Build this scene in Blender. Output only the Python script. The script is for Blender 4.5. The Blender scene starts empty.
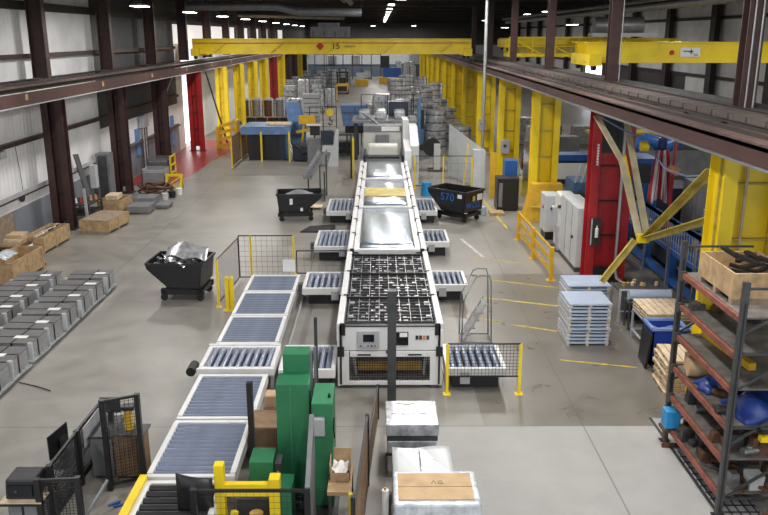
import bpy, math, random
from mathutils import Vector, Matrix
random.seed(7)
SC = bpy.context.scene
COL = SC.collection
R = math.radians
H = 7.2

# ---------------------------------------------------------------- materials
def nm(name):
    m = bpy.data.materials.new(name); m.use_nodes = True
    nt = m.node_tree
    return m, nt, nt.nodes['Principled BSDF']

def mat(name, col, rough=.6, metal=0., var=.12, scale=3., emit=None, es=0., bump=0., alpha=1., spec=.5, dirt=None):
    m, nt, b = nm(name)
    N, L = nt.nodes, nt.links
    tc = N.new('ShaderNodeTexCoord'); nz = N.new('ShaderNodeTexNoise')
    nz.inputs['Scale'].default_value = scale; nz.inputs['Detail'].default_value = 5
    L.new(tc.outputs['Object'], nz.inputs['Vector'])
    rp = N.new('ShaderNodeValToRGB')
    c2 = dirt or tuple(max(0, c*(1-2*var)) for c in col)
    rp.color_ramp.elements[0].position = .3; rp.color_ramp.elements[1].position = .62
    rp.color_ramp.elements[0].color = (*c2, 1); rp.color_ramp.elements[1].color = (*col, 1)
    L.new(nz.outputs['Fac'], rp.inputs['Fac']); L.new(rp.outputs['Color'], b.inputs['Base Color'])
    b.inputs['Roughness'].default_value = rough; b.inputs['Metallic'].default_value = metal
    b.inputs['Specular IOR Level'].default_value = spec
    if emit:
        b.inputs['Emission Color'].default_value = (*emit, 1); b.inputs['Emission Strength'].default_value = es
    if bump:
        bp = N.new('ShaderNodeBump'); bp.inputs['Strength'].default_value = bump; bp.inputs['Distance'].default_value = .02
        L.new(nz.outputs['Fac'], bp.inputs['Height']); L.new(bp.outputs['Normal'], b.inputs['Normal'])
    return m

def corrugated(name, col, pitch=.3, axis='Y', rough=.45, depth=.03, var=.1):
    m, nt, b = nm(name)
    N, L = nt.nodes, nt.links
    tc = N.new('ShaderNodeTexCoord')
    w = N.new('ShaderNodeTexWave'); w.bands_direction = axis; w.inputs['Scale'].default_value = 1/(pitch*3.18)
    L.new(tc.outputs['Object'], w.inputs['Vector'])
    nz = N.new('ShaderNodeTexNoise'); nz.inputs['Scale'].default_value = .9; nz.inputs['Detail'].default_value = 6
    L.new(tc.outputs['Object'], nz.inputs['Vector'])
    rp = N.new('ShaderNodeValToRGB')
    rp.color_ramp.elements[0].position = .3; rp.color_ramp.elements[1].position = .6
    rp.color_ramp.elements[0].color = (*(c*(1-2*var) for c in col), 1); rp.color_ramp.elements[1].color = (*col, 1)
    L.new(nz.outputs['Fac'], rp.inputs['Fac']); L.new(rp.outputs['Color'], b.inputs['Base Color'])
    bp = N.new('ShaderNodeBump'); bp.inputs['Strength'].default_value = .6; bp.inputs['Distance'].default_value = depth
    L.new(w.outputs['Fac'], bp.inputs['Height']); L.new(bp.outputs['Normal'], b.inputs['Normal'])
    b.inputs['Roughness'].default_value = rough
    return m

def floor_mat():
    m, nt, b = nm('polished_concrete')
    N, L = nt.nodes, nt.links
    def mk(t, **k):
        n = N.new(t)
        for a, v in k.items(): setattr(n, a, v)
        return n
    def math_(op, a, bv=None, c=None):
        n = mk('ShaderNodeMath', operation=op)
        for i, v in enumerate((a, bv, c)):
            if v is None: continue
            if isinstance(v, (int, float)): n.inputs[i].default_value = v
            else: L.new(v, n.inputs[i])
        return n.outputs[0]
    tc = mk('ShaderNodeTexCoord'); sp = mk('ShaderNodeSeparateXYZ')
    L.new(tc.outputs['Object'], sp.inputs[0])
    X, Y = sp.outputs['X'], sp.outputs['Y']
    def noise(s, d=6, dist=0.):
        n = mk('ShaderNodeTexNoise'); n.inputs['Scale'].default_value = s; n.inputs['Detail'].default_value = d
        n.inputs['Distortion'].default_value = dist
        L.new(tc.outputs['Object'], n.inputs['Vector']); return n.outputs['Fac']
    n1, n2, n3 = noise(.35, 5, .6), noise(1.7, 8, .4), noise(9, 6)
    mixv = math_('ADD', math_('MULTIPLY', n1, .6), math_('MULTIPLY', n2, .4))
    rp = mk('ShaderNodeValToRGB')
    e = rp.color_ramp.elements
    e[0].position = .3; e[0].color = (.185, .174, .156, 1)
    e[1].position = .7; e[1].color = (.325, .308, .28, 1)
    L.new(mixv, rp.inputs['Fac'])
    # newer pale slab in the right foreground and a slightly browner, darker slab around it
    new = math_('MULTIPLY', math_('LESS_THAN', Y, 13.88), math_('GREATER_THAN', X, .1))
    rp2 = mk('ShaderNodeValToRGB'); e = rp2.color_ramp.elements
    e[0].position = .3; e[0].color = (.27, .265, .255, 1); e[1].position = .66; e[1].color = (.36, .355, .345, 1)
    L.new(mixv, rp2.inputs['Fac'])
    mx = mk('ShaderNodeMix', data_type='RGBA'); L.new(new, mx.inputs['Factor'])
    L.new(rp.outputs['Color'], mx.inputs['A']); L.new(rp2.outputs['Color'], mx.inputs['B'])
    # older dark slabs: right aisle, and beyond the cross joint
    old = math_('MULTIPLY', math_('GREATER_THAN', X, 2.0), math_('MULTIPLY', math_('GREATER_THAN', Y, 13.88), math_('LESS_THAN', Y, 24.)))
    far = math_('GREATER_THAN', Y, 36.2)
    dk = math_('ADD', math_('MULTIPLY', old, .58), math_('MULTIPLY', far, .18))
    bay = math_('GREATER_THAN', X, 7.6)
    dk = math_('MAXIMUM', dk, math_('MULTIPLY', bay, .45))
    ml = mk('ShaderNodeMix', data_type='RGBA'); L.new(dk, ml.inputs['Factor'])
    L.new(mx.outputs['Result'], ml.inputs['A']); ml.inputs['B'].default_value = (.12, .105, .085, 1)
    # saw-cut joints every 6 m
    def joint(c, p, off, w=.03):
        f = math_('PINGPONG', math_('ADD', c, off), p/2)
        return math_('LESS_THAN', f, w/2)
    jt = math_('MAXIMUM', joint(X, 6.1, 200*6.1+2.2), joint(Y, 7.45, 10*7.45-13.88))
    mj = mk('ShaderNodeMix', data_type='RGBA'); L.new(math_('MULTIPLY', jt, .55), mj.inputs['Factor'])
    L.new(ml.outputs['Result'], mj.inputs['A']); mj.inputs['B'].default_value = (.08, .075, .07, 1)
    # scuffs
    sc = mk('ShaderNodeTexNoise'); sc.inputs['Scale'].default_value = 1.1; sc.inputs['Detail'].default_value = 9; sc.inputs['Distortion'].default_value = 2.5
    L.new(tc.outputs['Object'], sc.inputs['Vector'])
    band = math_('LESS_THAN', math_('ABSOLUTE', math_('SUBTRACT', sc.outputs['Fac'], .5)), .0035)
    ms = mk('ShaderNodeMix', data_type='RGBA'); L.new(math_('MULTIPLY', band, .07), ms.inputs['Factor'])
    L.new(mj.outputs['Result'], ms.inputs['A']); ms.inputs['B'].default_value = (.12, .11, .10, 1)
    L.new(ms.outputs['Result'], b.inputs['Base Color'])
    rr = mk('ShaderNodeMapRange'); rr.inputs['To Min'].default_value = .26; rr.inputs['To Max'].default_value = .5
    rr.inputs['From Min'].default_value = .1; rr.inputs['From Max'].default_value = .9
    L.new(n2, rr.inputs['Value'])
    rgh = math_('SUBTRACT', math_('ADD', rr.outputs[0], math_('MULTIPLY', new, .25)), math_('MULTIPLY', old, .06))
    L.new(rgh, b.inputs['Roughness'])
    bp = mk('ShaderNodeBump'); bp.inputs['Strength'].default_value = .08; bp.inputs['Distance'].default_value = .01
    L.new(n3, bp.inputs['Height']); L.new(bp.outputs['Normal'], b.inputs['Normal'])
    return m

M = {}
def defmats():
    M['floor'] = floor_mat()
    M['redfloor'] = mat('red_floor_paint', (.36, .035, .03), .35, var=.2)
    M['panelbrown'] = mat('dull_brown_panel', (.105, .08, .07), .7, var=.25, scale=4)
    M['decking'] = mat('worn_shelf_deck', (.17, .155, .14), .7, var=.25, scale=5)
    M['grid'] = mat('skate_wheel_metal', (.33, .335, .35), .35, .6, var=.35, scale=11)
    M['yline'] = mat('yellow_floor_paint', (.62, .48, .05), .6, var=.25, scale=6)
    M['wline'] = mat('white_floor_paint', (.6, .6, .56), .6, var=.2, scale=6)
    M['brown'] = mat('brown_steel_paint', (.058, .026, .023), .5, var=.2)
    M['brown_beam'] = mat('brown_runway_paint', (.08, .034, .029), .5, var=.14, scale=1.2)
    M['brown_plate'] = mat('worn_brown_plate', (.105, .06, .05), .6, var=.25, scale=2.5)
    M['grate'] = mat('walkway_grating', (.085, .075, .07), .75, var=.3, scale=5)
    M['grateface'] = mat('walkway_edge', (.125, .082, .068), .7, var=.25, scale=4)
    M['dark_brown'] = mat('dark_roof_steel', (.032, .022, .02), .6, var=.2)
    M['roof'] = corrugated('dark_roof_deck', (.028, .026, .027), .25, 'Y', .7)
    M['wwall'] = corrugated('white_wall_panel', (.88, .88, .89), .3, 'Y', .45, .02, .08)
    M['translucent'] = mat('translucent_wall_panel', (.6, .58, .56), .5, var=.1, emit=(1, .93, .88), es=.75)
    M['gwall'] = corrugated('grey_wall_panel', (.22, .235, .27), .3, 'Y', .5, .02)
    M['dwall'] = corrugated('dark_wall_panel', (.05, .05, .055), .3, 'Y', .6, .02)
    M['bwall'] = mat('back_wall_paint', (.55, .56, .58), .6)
    M['bwall2'] = mat('back_wall_blue', (.10, .14, .19), .6)
    M['daylight'] = mat('daylight_outside', (.9, .95, 1), .9, emit=(.92, .97, 1), es=2.4)
    M['yellow'] = mat('yellow_paint', (.90, .66, .012), .42, var=.08, scale=1.5)
    M['yellow_dull'] = mat('dull_yellow_paint', (.56, .44, .08), .5, var=.2)
    M['ochre'] = mat('ochre_yellow_paint', (.72, .42, .02), .45, var=.12)
    M['tan'] = mat('tan_paint', (.60, .52, .33), .5, var=.15)
    M['red'] = mat('red_paint', (.40, .014, .018), .4, var=.15)
    M['orange'] = mat('orange_rack_paint', (.27, .085, .055), .6, var=.25, scale=6)
    M['white'] = mat('white_machine_paint', (.72, .72, .72), .35, var=.04)
    M['cream'] = mat('cream_paint', (.66, .65, .60), .4, var=.06)
    M['ivory'] = mat('grey_white_cabinet', (.55, .57, .58), .4, var=.06)
    M['lgrey'] = mat('light_grey_paint', (.42, .43, .45), .45, var=.08)
    M['grey'] = mat('grey_paint', (.20, .205, .215), .5, var=.12)
    M['dgrey'] = mat('dark_grey_steel', (.075, .078, .08), .5, .3, var=.2)
    M['gsteel'] = mat('galvanised_steel', (.42, .43, .44), .38, .8, var=.15, scale=8)
    M['sheet'] = mat('bare_aluminium_sheet', (.45, .52, .60), .22, .9, var=.08, scale=1.2)
    M['stainless'] = mat('stainless_top_sheet', (.24, .235, .24), .4, .4, var=.12)
    M['sheetedge'] = mat('stacked_sheet_edge', (.48, .49, .51), .35, .6, var=.15, scale=14)
    M['wrap'] = mat('silver_stretch_wrap', (.60, .61, .64), .28, .5, var=.25, scale=7, bump=.7)
    M['coil'] = mat('silver_coil_wrap', (.60, .62, .65), .3, .5, var=.3, scale=5, bump=.6)
    M['clearwrap'] = mat('clear_plastic_wrap', (.62, .66, .70), .15, .1, var=.2, scale=9, bump=.8)
    M['bluewrap'] = mat('pale_blue_film', (.50, .60, .76), .3, .2, var=.06)
    M['roller'] = mat('blue_grey_roller', (.30, .35, .47), .3, .5, var=.1)
    M['blackroller'] = mat('black_roller', (.035, .035, .038), .35, .3)
    M['black'] = mat('black_paint', (.013, .013, .015), .4, var=.1)
    M['blackplastic'] = mat('black_plastic', (.022, .022, .025), .45, var=.1)
    M['glass'] = mat('dark_screen_glass', (.01, .012, .018), .08)
    M['green'] = mat('green_machine_paint', (.03, .19, .085), .35, var=.12, scale=1.5)
    M['lgreen'] = mat('green_plate', (.05, .24, .115), .3, var=.08)
    M['wood'] = mat('crate_wood', (.50, .34, .18), .75, var=.2, scale=6)
    M['palewood'] = mat('pale_pallet_wood', (.70, .56, .38), .75, var=.15, scale=6)
    M['oldwood'] = mat('weathered_pallet_wood', (.34, .255, .185), .8, var=.22, scale=6)
    M['slatwood'] = mat('brown_slatted_board', (.26, .16, .09), .6, var=.2, scale=5)
    M['card'] = mat('cardboard', (.54, .37, .21), .8, var=.1, scale=4)
    M['blueplastic'] = mat('blue_plastic', (.012, .045, .30), .35, var=.08)
    M['bluelid'] = mat('pale_blue_lining', (.25, .36, .66), .4, var=.15)
    M['skyblue'] = mat('sky_blue_plastic', (.03, .28, .60), .35)
    M['bluemach'] = mat('blue_machine_paint', (.07, .16, .30), .45, var=.15)
    M['steelblue'] = mat('steel_blue_paint', (.15, .27, .50), .45, var=.15)
    M['bluesteel'] = mat('bright_blue_paint', (.02, .11, .38), .4, var=.12)
    M['navy'] = mat('navy_machine_paint', (.018, .024, .045), .4)
    M['tarp'] = mat('blue_tarp', (.02, .06, .30), .4, var=.25, scale=4, bump=.5)
    M['paper'] = mat('white_paper', (.8, .8, .79), .7, var=.03)
    M['rubber'] = mat('black_rubber', (.018, .018, .018), .7)
    M['scrap'] = mat('bright_scrap_metal', (.55, .56, .58), .22, .9, var=.2, scale=5)
    M['rust'] = mat('rusty_metal', (.15, .07, .04), .7, .3, var=.3, scale=8)
    M['part'] = mat('greasy_machine_part', (.11, .105, .10), .45, .5, var=.4, scale=9)
    M['flagred'] = mat('flag_red_cloth', (.5, .04, .06), .8)
    M['flagwhite'] = mat('flag_white_cloth', (.8, .76, .76), .8)
    M['flagblue'] = mat('flag_blue_cloth', (.02, .035, .13), .8)
    M['inkblue'] = mat('blue_spray_marking', (.02, .15, .55), .5)
    M['inkblack'] = mat('black_marking', (.02, .02, .02), .6)
    M['inkred'] = mat('red_marking', (.5, .03, .03), .6)
    M['inkorange'] = mat('orange_marking', (.6, .25, .1), .6)
    M['inkgreen'] = mat('green_marking', (.10, .18, .10), .8)
    M['lamp'] = mat('lamp_lens', (1, 1, 1), .5, emit=(1, .98, .95), es=14.)
    M['duct'] = mat('galvanised_duct', (.20, .205, .215), .45, .4, var=.12)
    M['conduit'] = mat('light_conduit', (.42, .43, .43), .4, .5)
    M['redhose'] = mat('red_hose', (.35, .05, .04), .5)
    M['amber'] = mat('amber_roller', (.55, .34, .08), .45)
defmats()

# ---------------------------------------------------------------- mesh helpers
def wloc(o):
    v = Vector((0, 0, 0))
    while o: v = v + o.location; o = o.parent
    return v

class B:
    """collects shapes given in world coordinates; o() links them as one mesh object"""
    def __init__(s): s.v = []; s.f = []; s.sm = []
    def add(s, vs, fs, smooth=False):
        k = len(s.v); s.v += [tuple(v) for v in vs]
        s.f += [tuple(i+k for i in f) for f in fs]; s.sm += [smooth]*len(fs)
        return s
    def box(s, x0, x1, y0, y1, z0, z1, tx=0, ty=0):
        # tx, ty: the top is drawn in by this much on each side
        vs = [(x0, y0, z0), (x1, y0, z0), (x1, y1, z0), (x0, y1, z0), (x0+tx, y0+ty, z1), (x1-tx, y0+ty, z1), (x1-tx, y1-ty, z1), (x0+tx, y1-ty, z1)]
        return s.add(vs, [(3, 2, 1, 0), (4, 5, 6, 7), (0, 1, 5, 4), (1, 2, 6, 5), (2, 3, 7, 6), (3, 0, 4, 7)])
    def hexa(s, bot, top):
        return s.add(list(bot)+list(top), [(3, 2, 1, 0), (4, 5, 6, 7), (0, 1, 5, 4), (1, 2, 6, 5), (2, 3, 7, 6), (3, 0, 4, 7)])
    def bar(s, p, q, w, h=None, up=(0, 0, 1)):
        h = h or w
        p, q = Vector(p), Vector(q); d = (q-p).normalized(); u = Vector(up)
        if abs(d.dot(u)) > .98: u = Vector((0, 1, 0))
        a = d.cross(u).normalized()*w/2; b = a.cross(d).normalized()*h/2
        return s.hexa([p-a-b, p+a-b, p+a+b, p-a+b], [q-a-b, q+a-b, q+a+b, q-a+b])
    def cyl(s, p, q, r, n=12, r2=None, caps=True):
        r2 = r if r2 is None else r2
        p, q = Vector(p), Vector(q); d = (q-p).normalized(); u = Vector((0, 0, 1)) if abs(d.z) < .9 else Vector((1, 0, 0))
        a = d.cross(u).normalized(); b = a.cross(d)
        vs = []
        for i in range(n):
            t = 2*math.pi*i/n; w = a*math.cos(t)+b*math.sin(t)
            vs += [p+w*r, q+w*r2]
        s.add(vs, [(2*i, 2*((i+1) % n), 2*((i+1) % n)+1, 2*i+1) for i in range(n)], True)
        if caps: s.add(vs, [tuple(2*i for i in range(n))[::-1], tuple(2*i+1 for i in range(n))])
        return s
    def tube(s, pts, r, n=8):
        pts = [Vector(p) for p in pts]
        rings = []
        for i, p in enumerate(pts):
            d = (pts[min(i+1, len(pts)-1)]-pts[max(i-1, 0)]).normalized()
            u = Vector((0, 0, 1)) if abs(d.z) < .9 else Vector((1, 0, 0))
            a = d.cross(u).normalized(); b = a.cross(d)
            rings.append([p+(a*math.cos(2*math.pi*k/n)+b*math.sin(2*math.pi*k/n))*r for k in range(n)])
        vs = [v for rg in rings for v in rg]; fs = []
        for i in range(len(pts)-1):
            for k in range(n):
                k2 = (k+1) % n
                fs.append((i*n+k, i*n+k2, (i+1)*n+k2, (i+1)*n+k))
        s.add(vs, fs, True)
        s.add(rings[0]+rings[-1], [tuple(range(n))[::-1], tuple(range(n, 2*n))])
        return s
    def ring(s, c, r0, r1, h, n=24):
        x, y, z = c; vs = []
        for i in range(n):
            t = 2*math.pi*i/n; cx, sy = math.cos(t), math.sin(t)
            vs += [(x+r0*cx, y+r0*sy, z), (x+r1*cx, y+r1*sy, z), (x+r1*cx, y+r1*sy, z+h), (x+r0*cx, y+r0*sy, z+h)]
        fs = []
        for i in range(n):
            j = (i+1) % n
            for k in range(4): fs.append((4*i+k, 4*j+k, 4*j+(k+1) % 4, 4*i+(k+1) % 4)[::-1])
        return s.add(vs, fs)
    def prism(s, poly, axis, a0, a1):
        # poly: outline in the plane across axis
        def P(u, v, w):
            return {'x': (w, u, v), 'y': (u, w, v), 'z': (u, v, w)}[axis]
        n = len(poly)
        vs = [P(u, v, a0) for u, v in poly]+[P(u, v, a1) for u, v in poly]
        return s.add(vs, [tuple(range(n))[::-1], tuple(range(n, 2*n))]+[(i, (i+1) % n, n+(i+1) % n, n+i) for i in range(n)])
    def wire(s, p0, du, dv, nu, nv, w=.006):
        """wire mesh: a grid of thin bars spanning du x dv from p0"""
        p0, du, dv = Vector(p0), Vector(du), Vector(dv)
        for i in range(nu+1): s.bar(p0+du*i/nu, p0+du*i/nu+dv, w)
        for j in range(nv+1): s.bar(p0+dv*j/nv, p0+dv*j/nv+du, w)
        return s
    def sheet(s, f, nu, nv):
        vs = [f(i/nu, j/nv) for j in range(nv+1) for i in range(nu+1)]
        fs = [(j*(nu+1)+i, j*(nu+1)+i+1, (j+1)*(nu+1)+i+1, (j+1)*(nu+1)+i) for j in range(nv) for i in range(nu)]
        return s.add(vs, fs, True)
    def o(s, name, m, parent=None, bevel=0, solid=0):
        me = bpy.data.meshes.new(name)
        off = wloc(parent) if parent else Vector((0, 0, 0))
        me.from_pydata([tuple(Vector(v)-off) for v in s.v], [], s.f)
        me.polygons.foreach_set('use_smooth', s.sm); me.update()
        import bmesh
        bm = bmesh.new(); bm.from_mesh(me); bmesh.ops.recalc_face_normals(bm, faces=bm.faces); bm.to_mesh(me); bm.free()
        me.materials.append(M[m] if isinstance(m, str) else m)
        ob = bpy.data.objects.new(name, me); COL.objects.link(ob)
        if parent: ob.parent = parent
        if solid:
            md = ob.modifiers.new('solid', 'SOLIDIFY'); md.thickness = solid
        if bevel:
            md = ob.modifiers.new('bevel', 'BEVEL'); md.width = bevel; md.segments = 2; md.limit_method = 'ANGLE'
        return ob

def T(name, label, cat, loc=(0, 0, 0), group=None):
    o = bpy.data.objects.new(name, None); COL.objects.link(o)
    o.empty_display_size = .2
    o.location = loc; o['label'] = label; o['category'] = cat
    if group: o['group'] = group
    return o
def tag(o, label, cat, group=None):
    o['label'] = label; o['category'] = cat
    if group: o['group'] = group
    return o
def rebase(o, loc):
    """move a one-mesh thing's origin to loc without moving its geometry"""
    o.data.transform(Matrix.Translation(-Vector(loc))); o.location = loc; return o
def S(o):
    o['kind'] = 'structure'; return o
def dup(o, loc=None, rz=None, label=None, group=None, parent=None):
    c = o.copy(); COL.objects.link(c)
    if parent: c.parent = parent
    if loc is not None: c.location = loc
    if rz is not None: c.rotation_euler.z = rz
    if label: c['label'] = label
    if group: c['group'] = group
    for ch in list(KIDS.get(o.name, [])): dup(ch, parent=c)
    return c
KIDS = {}
def index():
    KIDS.clear()
    for o in bpy.data.objects:
        if o.parent: KIDS.setdefault(o.parent.name, []).append(o)
def text(body, size, loc, rot, m, parent, name='lettering', ext=.004):
    cu = bpy.data.curves.new(name, 'FONT'); cu.body = body; cu.size = size; cu.extrude = ext
    cu.align_x = 'CENTER'; cu.align_y = 'CENTER'
    tmp = bpy.data.objects.new('tmp', cu); COL.objects.link(tmp)
    bpy.context.view_layer.update()
    me = bpy.data.meshes.new_from_object(tmp.evaluated_get(bpy.context.evaluated_depsgraph_get()))
    bpy.data.objects.remove(tmp)
    me.materials.clear(); me.materials.append(M[m])
    o = bpy.data.objects.new(name, me); COL.objects.link(o)
    o.parent = parent; o.location = Vector(loc)-wloc(parent); o.rotation_euler = rot
    return o
ORD = ['nearest', 'second', 'third', 'fourth', 'fifth', 'sixth', 'seventh', 'eighth', 'ninth', 'tenth', 'eleventh', 'twelfth', 'thirteenth', 'fourteenth', 'fifteenth']
# ================================================================ the setting
YN, YF = -6, 150      # ends of the hall
XL, XR = -13.0, 24.0
S(B().box(XL-1, XR+1, YN, YF+2, -.2, 0).o('floor', 'floor'))
S(B().box(XL-.3, XR+.3, YN, YF+.5, 10.0, 10.2).o('ceiling', 'roof'))
COLY = [30.2+7.4*k for k in range(-4, 17)]
# left wall, bay by bay
def wall_left():
    white, grey, dark, light = B(), B(), B(), B()
    for k in range(-5, 17):
        y0 = 30.2+7.4*k; y1 = y0+7.4
        x0, x1 = XL-.15, XL
        if y1 <= 37.7:
            if not (22 < y0 < 24): grey.box(x0, x1, y0, y1, 0, 1.2)
            else:
                grey.box(x0, x1, 27.9, y1, 0, 1.2); grey.box(x0, x1, y0, 25.2, 0, 1.2)
            white.box(x0, x1, y0, y1, 1.2, 10)
        elif y1 < 53:
            grey.box(x0, x1, y0, y1, 0, 1.75); white.box(x0, x1, y0, y1, 1.75, 3.0); dark.box(x0, x1, y0, y1, 3.0, 10)
        else:
            if k == 3: white.box(x0, x1, y0, y0+1.6, 0, 6.7); white.box(x0, x1, y0+6, y1, 0, 6.7)
            else: white.box(x0, x1, y0, y1, 0, 6.7)
            if k <= 5: light.box(x0, x1, y0, y1, 6.7, 7.9)
            elif k <= 10: light.box(x0, x1, y0+2.5, y1, 6.7, 7.9); dark.box(x0, x1, y0, y0+2.5, 6.7, 7.9)
            else: dark.box(x0, x1, y0, y1, 6.7, 7.9)
            dark.box(x0, x1, y0, y1, 7.9, 10)
    S(white.o('wall_left', 'wwall')); S(grey.o('wall_left_lower', 'gwall')); S(dark.o('wall_left_dark', 'dwall')); S(light.o('window_1', 'translucent'))
wall_left()
S(B().box(XL-.2, XL-.02, 25.2, 27.9, 0, 1.5).o('door_1', 'oldwood'))
S(B().box(XL-.6, XL-.4, 53, 60, 0, 4).o('window_2', 'daylight'))
for i, (z, h, m) in enumerate(((1.62, .09, 'brown_plate'), (3.45, .14, 'brown'), (6.4, .16, 'brown'), (5.6, .06, 'dark_brown'), (8.1, .3, 'dark_brown'))):
    S(B().box(XL, XL+.22, YN, 52 if i != 4 else YF, z, z+h).o('trim_%d' % (i+1), m))
S(B().box(XL+.22, XL+.26, YN, 37, 1.7, 1.85).o('trim_6', 'lgrey'))
# right wall
wr, lr, dr = B(), B(), B()
wr.box(XR, XR+.15, YN, 66, 0, 10); wr.box(XR, XR+.15, 66, 84, 3.9, 10); wr.box(XR, XR+.15, 69, 84, 0, 3.9)
wr.box(XR, XR+.15, 84, 96, 5.2, 10); wr.box(XR, XR+.15, 96, YF, 0, 10); wr.box(XR, XR+.15, 84, 86, 0, 5.2)
S(wr.o('wall_right', 'wwall'))
S(B().box(XR+.4, XR+.5, 85, 97, 0, 5.5).o('window_3', 'daylight'))
S(B().box(XR-.02, XR+.1, 64, 84, 0, 4.2).o('wall_right_dark', 'dwall'))
for i, z in enumerate((2.1, 4.2, 6.3, 8.3)):
    S(B().box(XR-.2, XR, YN, YF, z, z+.22).o('trim_%d' % (7+i), 'dark_brown'))
for k in range(12):
    y = 40+9.14*k
    S(B().box(XR-.6, XR-.2, y-.45, y+.45, 0, 10).o('wall_column_right', 'dark_brown'))
# back wall
S(B().box(XL, XR, YF, YF+.2, 2.2, 5.6).o('wall_back', 'bwall')); S(B().box(XL, XR, YF, YF+.2, 5.6, 10).o('wall_back_upper', 'dwall'))  # upper part coloured dark in place of shade below the roof
S(B().box(XL, XR, YF-.02, YF+.18, 0, 2.2).o('wall_back_lower', 'bwall2'))
S(B().box(-9, -3, YF-.2, YF-.03, 0, 1.0).o('baseboard_back', 'bwall2'))
# roof steel: a rafter at every frame, purlins across them
for k in range(17):
    y = 15.9+9.14*k - 9.14
    b = B(); b.box(XL, XR, y-.12, y+.12, 9.85, 9.9); b.box(XL, XR, y-.02, y+.02, 9.35, 9.85); b.box(XL, XR, y-.12, y+.12, 9.3, 9.35)
    S(b.o('ceiling_rafter', 'dark_brown'))
b = B()
for i in range(25): b.box(XL+.6+1.5*i, XL+.68+1.5*i, YN, YF, 9.78, 10.0)
S(b.o('ceiling_purlins', 'dark_brown'))
b = B()
for i in range(6):
    y = 20+22*i; b.bar((XL+.3, y, 9.2), (-4, y+18, 9.25), .05); b.bar((-4, y, 9.25), (XL+.3, y+18, 9.2), .05)
S(b.o('ceiling_bracing', 'dark_brown'))

# floor markings
S(B().prism([(-12.9, 39.4), (-10.45, 39.4), (-10.0, 43.5), (-9.95, 48), (-9.4, 52.3), (-9.5, 57.5), (-12.9, 57.5)], 'z', .001, .004).o('floor_marking_red', 'redfloor'))
def line(name, p, q, w, m='yline'):
    p, q = Vector((*p, 0)), Vector((*q, 0)); d = (q-p).normalized(); n = Vector((-d.y, d.x, 0))*w/2
    z0, z1 = Vector((0, 0, .001)), Vector((0, 0, .005))
    return S(B().hexa([p-n+z0, q-n+z0, q+n+z0, p+n+z0], [p-n+z1, q-n+z1, q+n+z1, p+n+z1]).o(name, m))
line('floor_marking', (3.3, 23.4), (5.35, 22.55), .06); line('floor_marking', (2.95, 21.65), (4.95, 20.9), .08)
line('floor_marking', (2.3, 20.0), (3.2, 19.7), .06); line('floor_marking', (3.4, 19.45), (4.7, 18.85), .07)
line('floor_marking', (4.16, 17.1), (5.8, 16.65), .06); line('floor_marking', (3.0, 25.9), (4.6, 25.3), .05)
line('floor_marking', (3.97, 52.2), (4.95, 30.1), .1); line('floor_marking', (3.0, 28.5), (3.5, 26.0), .12, 'wline')
line('floor_marking', (-10.9, 40.4), (-9.3, 41.2), .05, 'redfloor')
# drain trench covers beside the rack
g = B(); g.box(5.26, 5.31, 11.0, 14.2, 0, .012)
S(g.o('floor_trench_edge', 'dgrey'))
g = B()
g.box(4.99, 5.32, 13.0, 13.05, 0, .014)
S(B().prism([(5.28, 14.2), (5.95, 14.1), (6.6, 12.9), (5.3, 12.9)], 'z', .001, .008).o('floor_plate', 'lgrey'))
g = B()
for i in range(14): g.box(5.32, 5.95, 10.2+.19*i, 10.2+.19*i+.02, 0, .02)
for i in range(5): g.box(5.34+.14*i, 5.36+.14*i, 10.2, 12.88, 0, .02)
S(g.o('floor_grating', 'dgrey')); S(B().box(5.32, 5.95, 10.2, 12.88, .0, .006).o('floor_trench', 'lgrey'))

# ================================================================ building columns
def steel_column(x, y, z0, z1, w, d, m='brown', t=.04):
    b = B()
    b.box(x-w/2, x+w/2, y-d/2, y-d/2+t, z0, z1); b.box(x-w/2, x+w/2, y+d/2-t, y+d/2, z0, z1)
    b.box(x-t/2, x+t/2, y-d/2+t, y+d/2-t, z0, z1)
    return b
for i, y in enumerate(COLY):
    if y < 18 or y > 55: m = 'brown'
    else: m = 'brown'
    if y < 22: continue
    n = COLY.index(y)-3
    where = 'left wall' if True else ''
    # upper roof column
    t = T('roof_column', 'brown steel roof column on the left wall above the crane beam, %s in view' % ORD[n % 15], 'column', (-12.38, y, 5.7)) if y < 100 else None
    if t:
        b = B(); b.box(-12.62, -12.12, y-.02, y+.02, 5.7, 9.3); b.o('web', 'brown', t)
        b = B(); b.box(-12.14, -12.1, y-.17, y+.17, 5.7, 9.3); b.o('flange', 'brown', t)
        b = B(); b.box(-12.66, -12.62, y-.17, y+.17, 5.7, 9.3); b.o('flange', 'brown', t)
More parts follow.
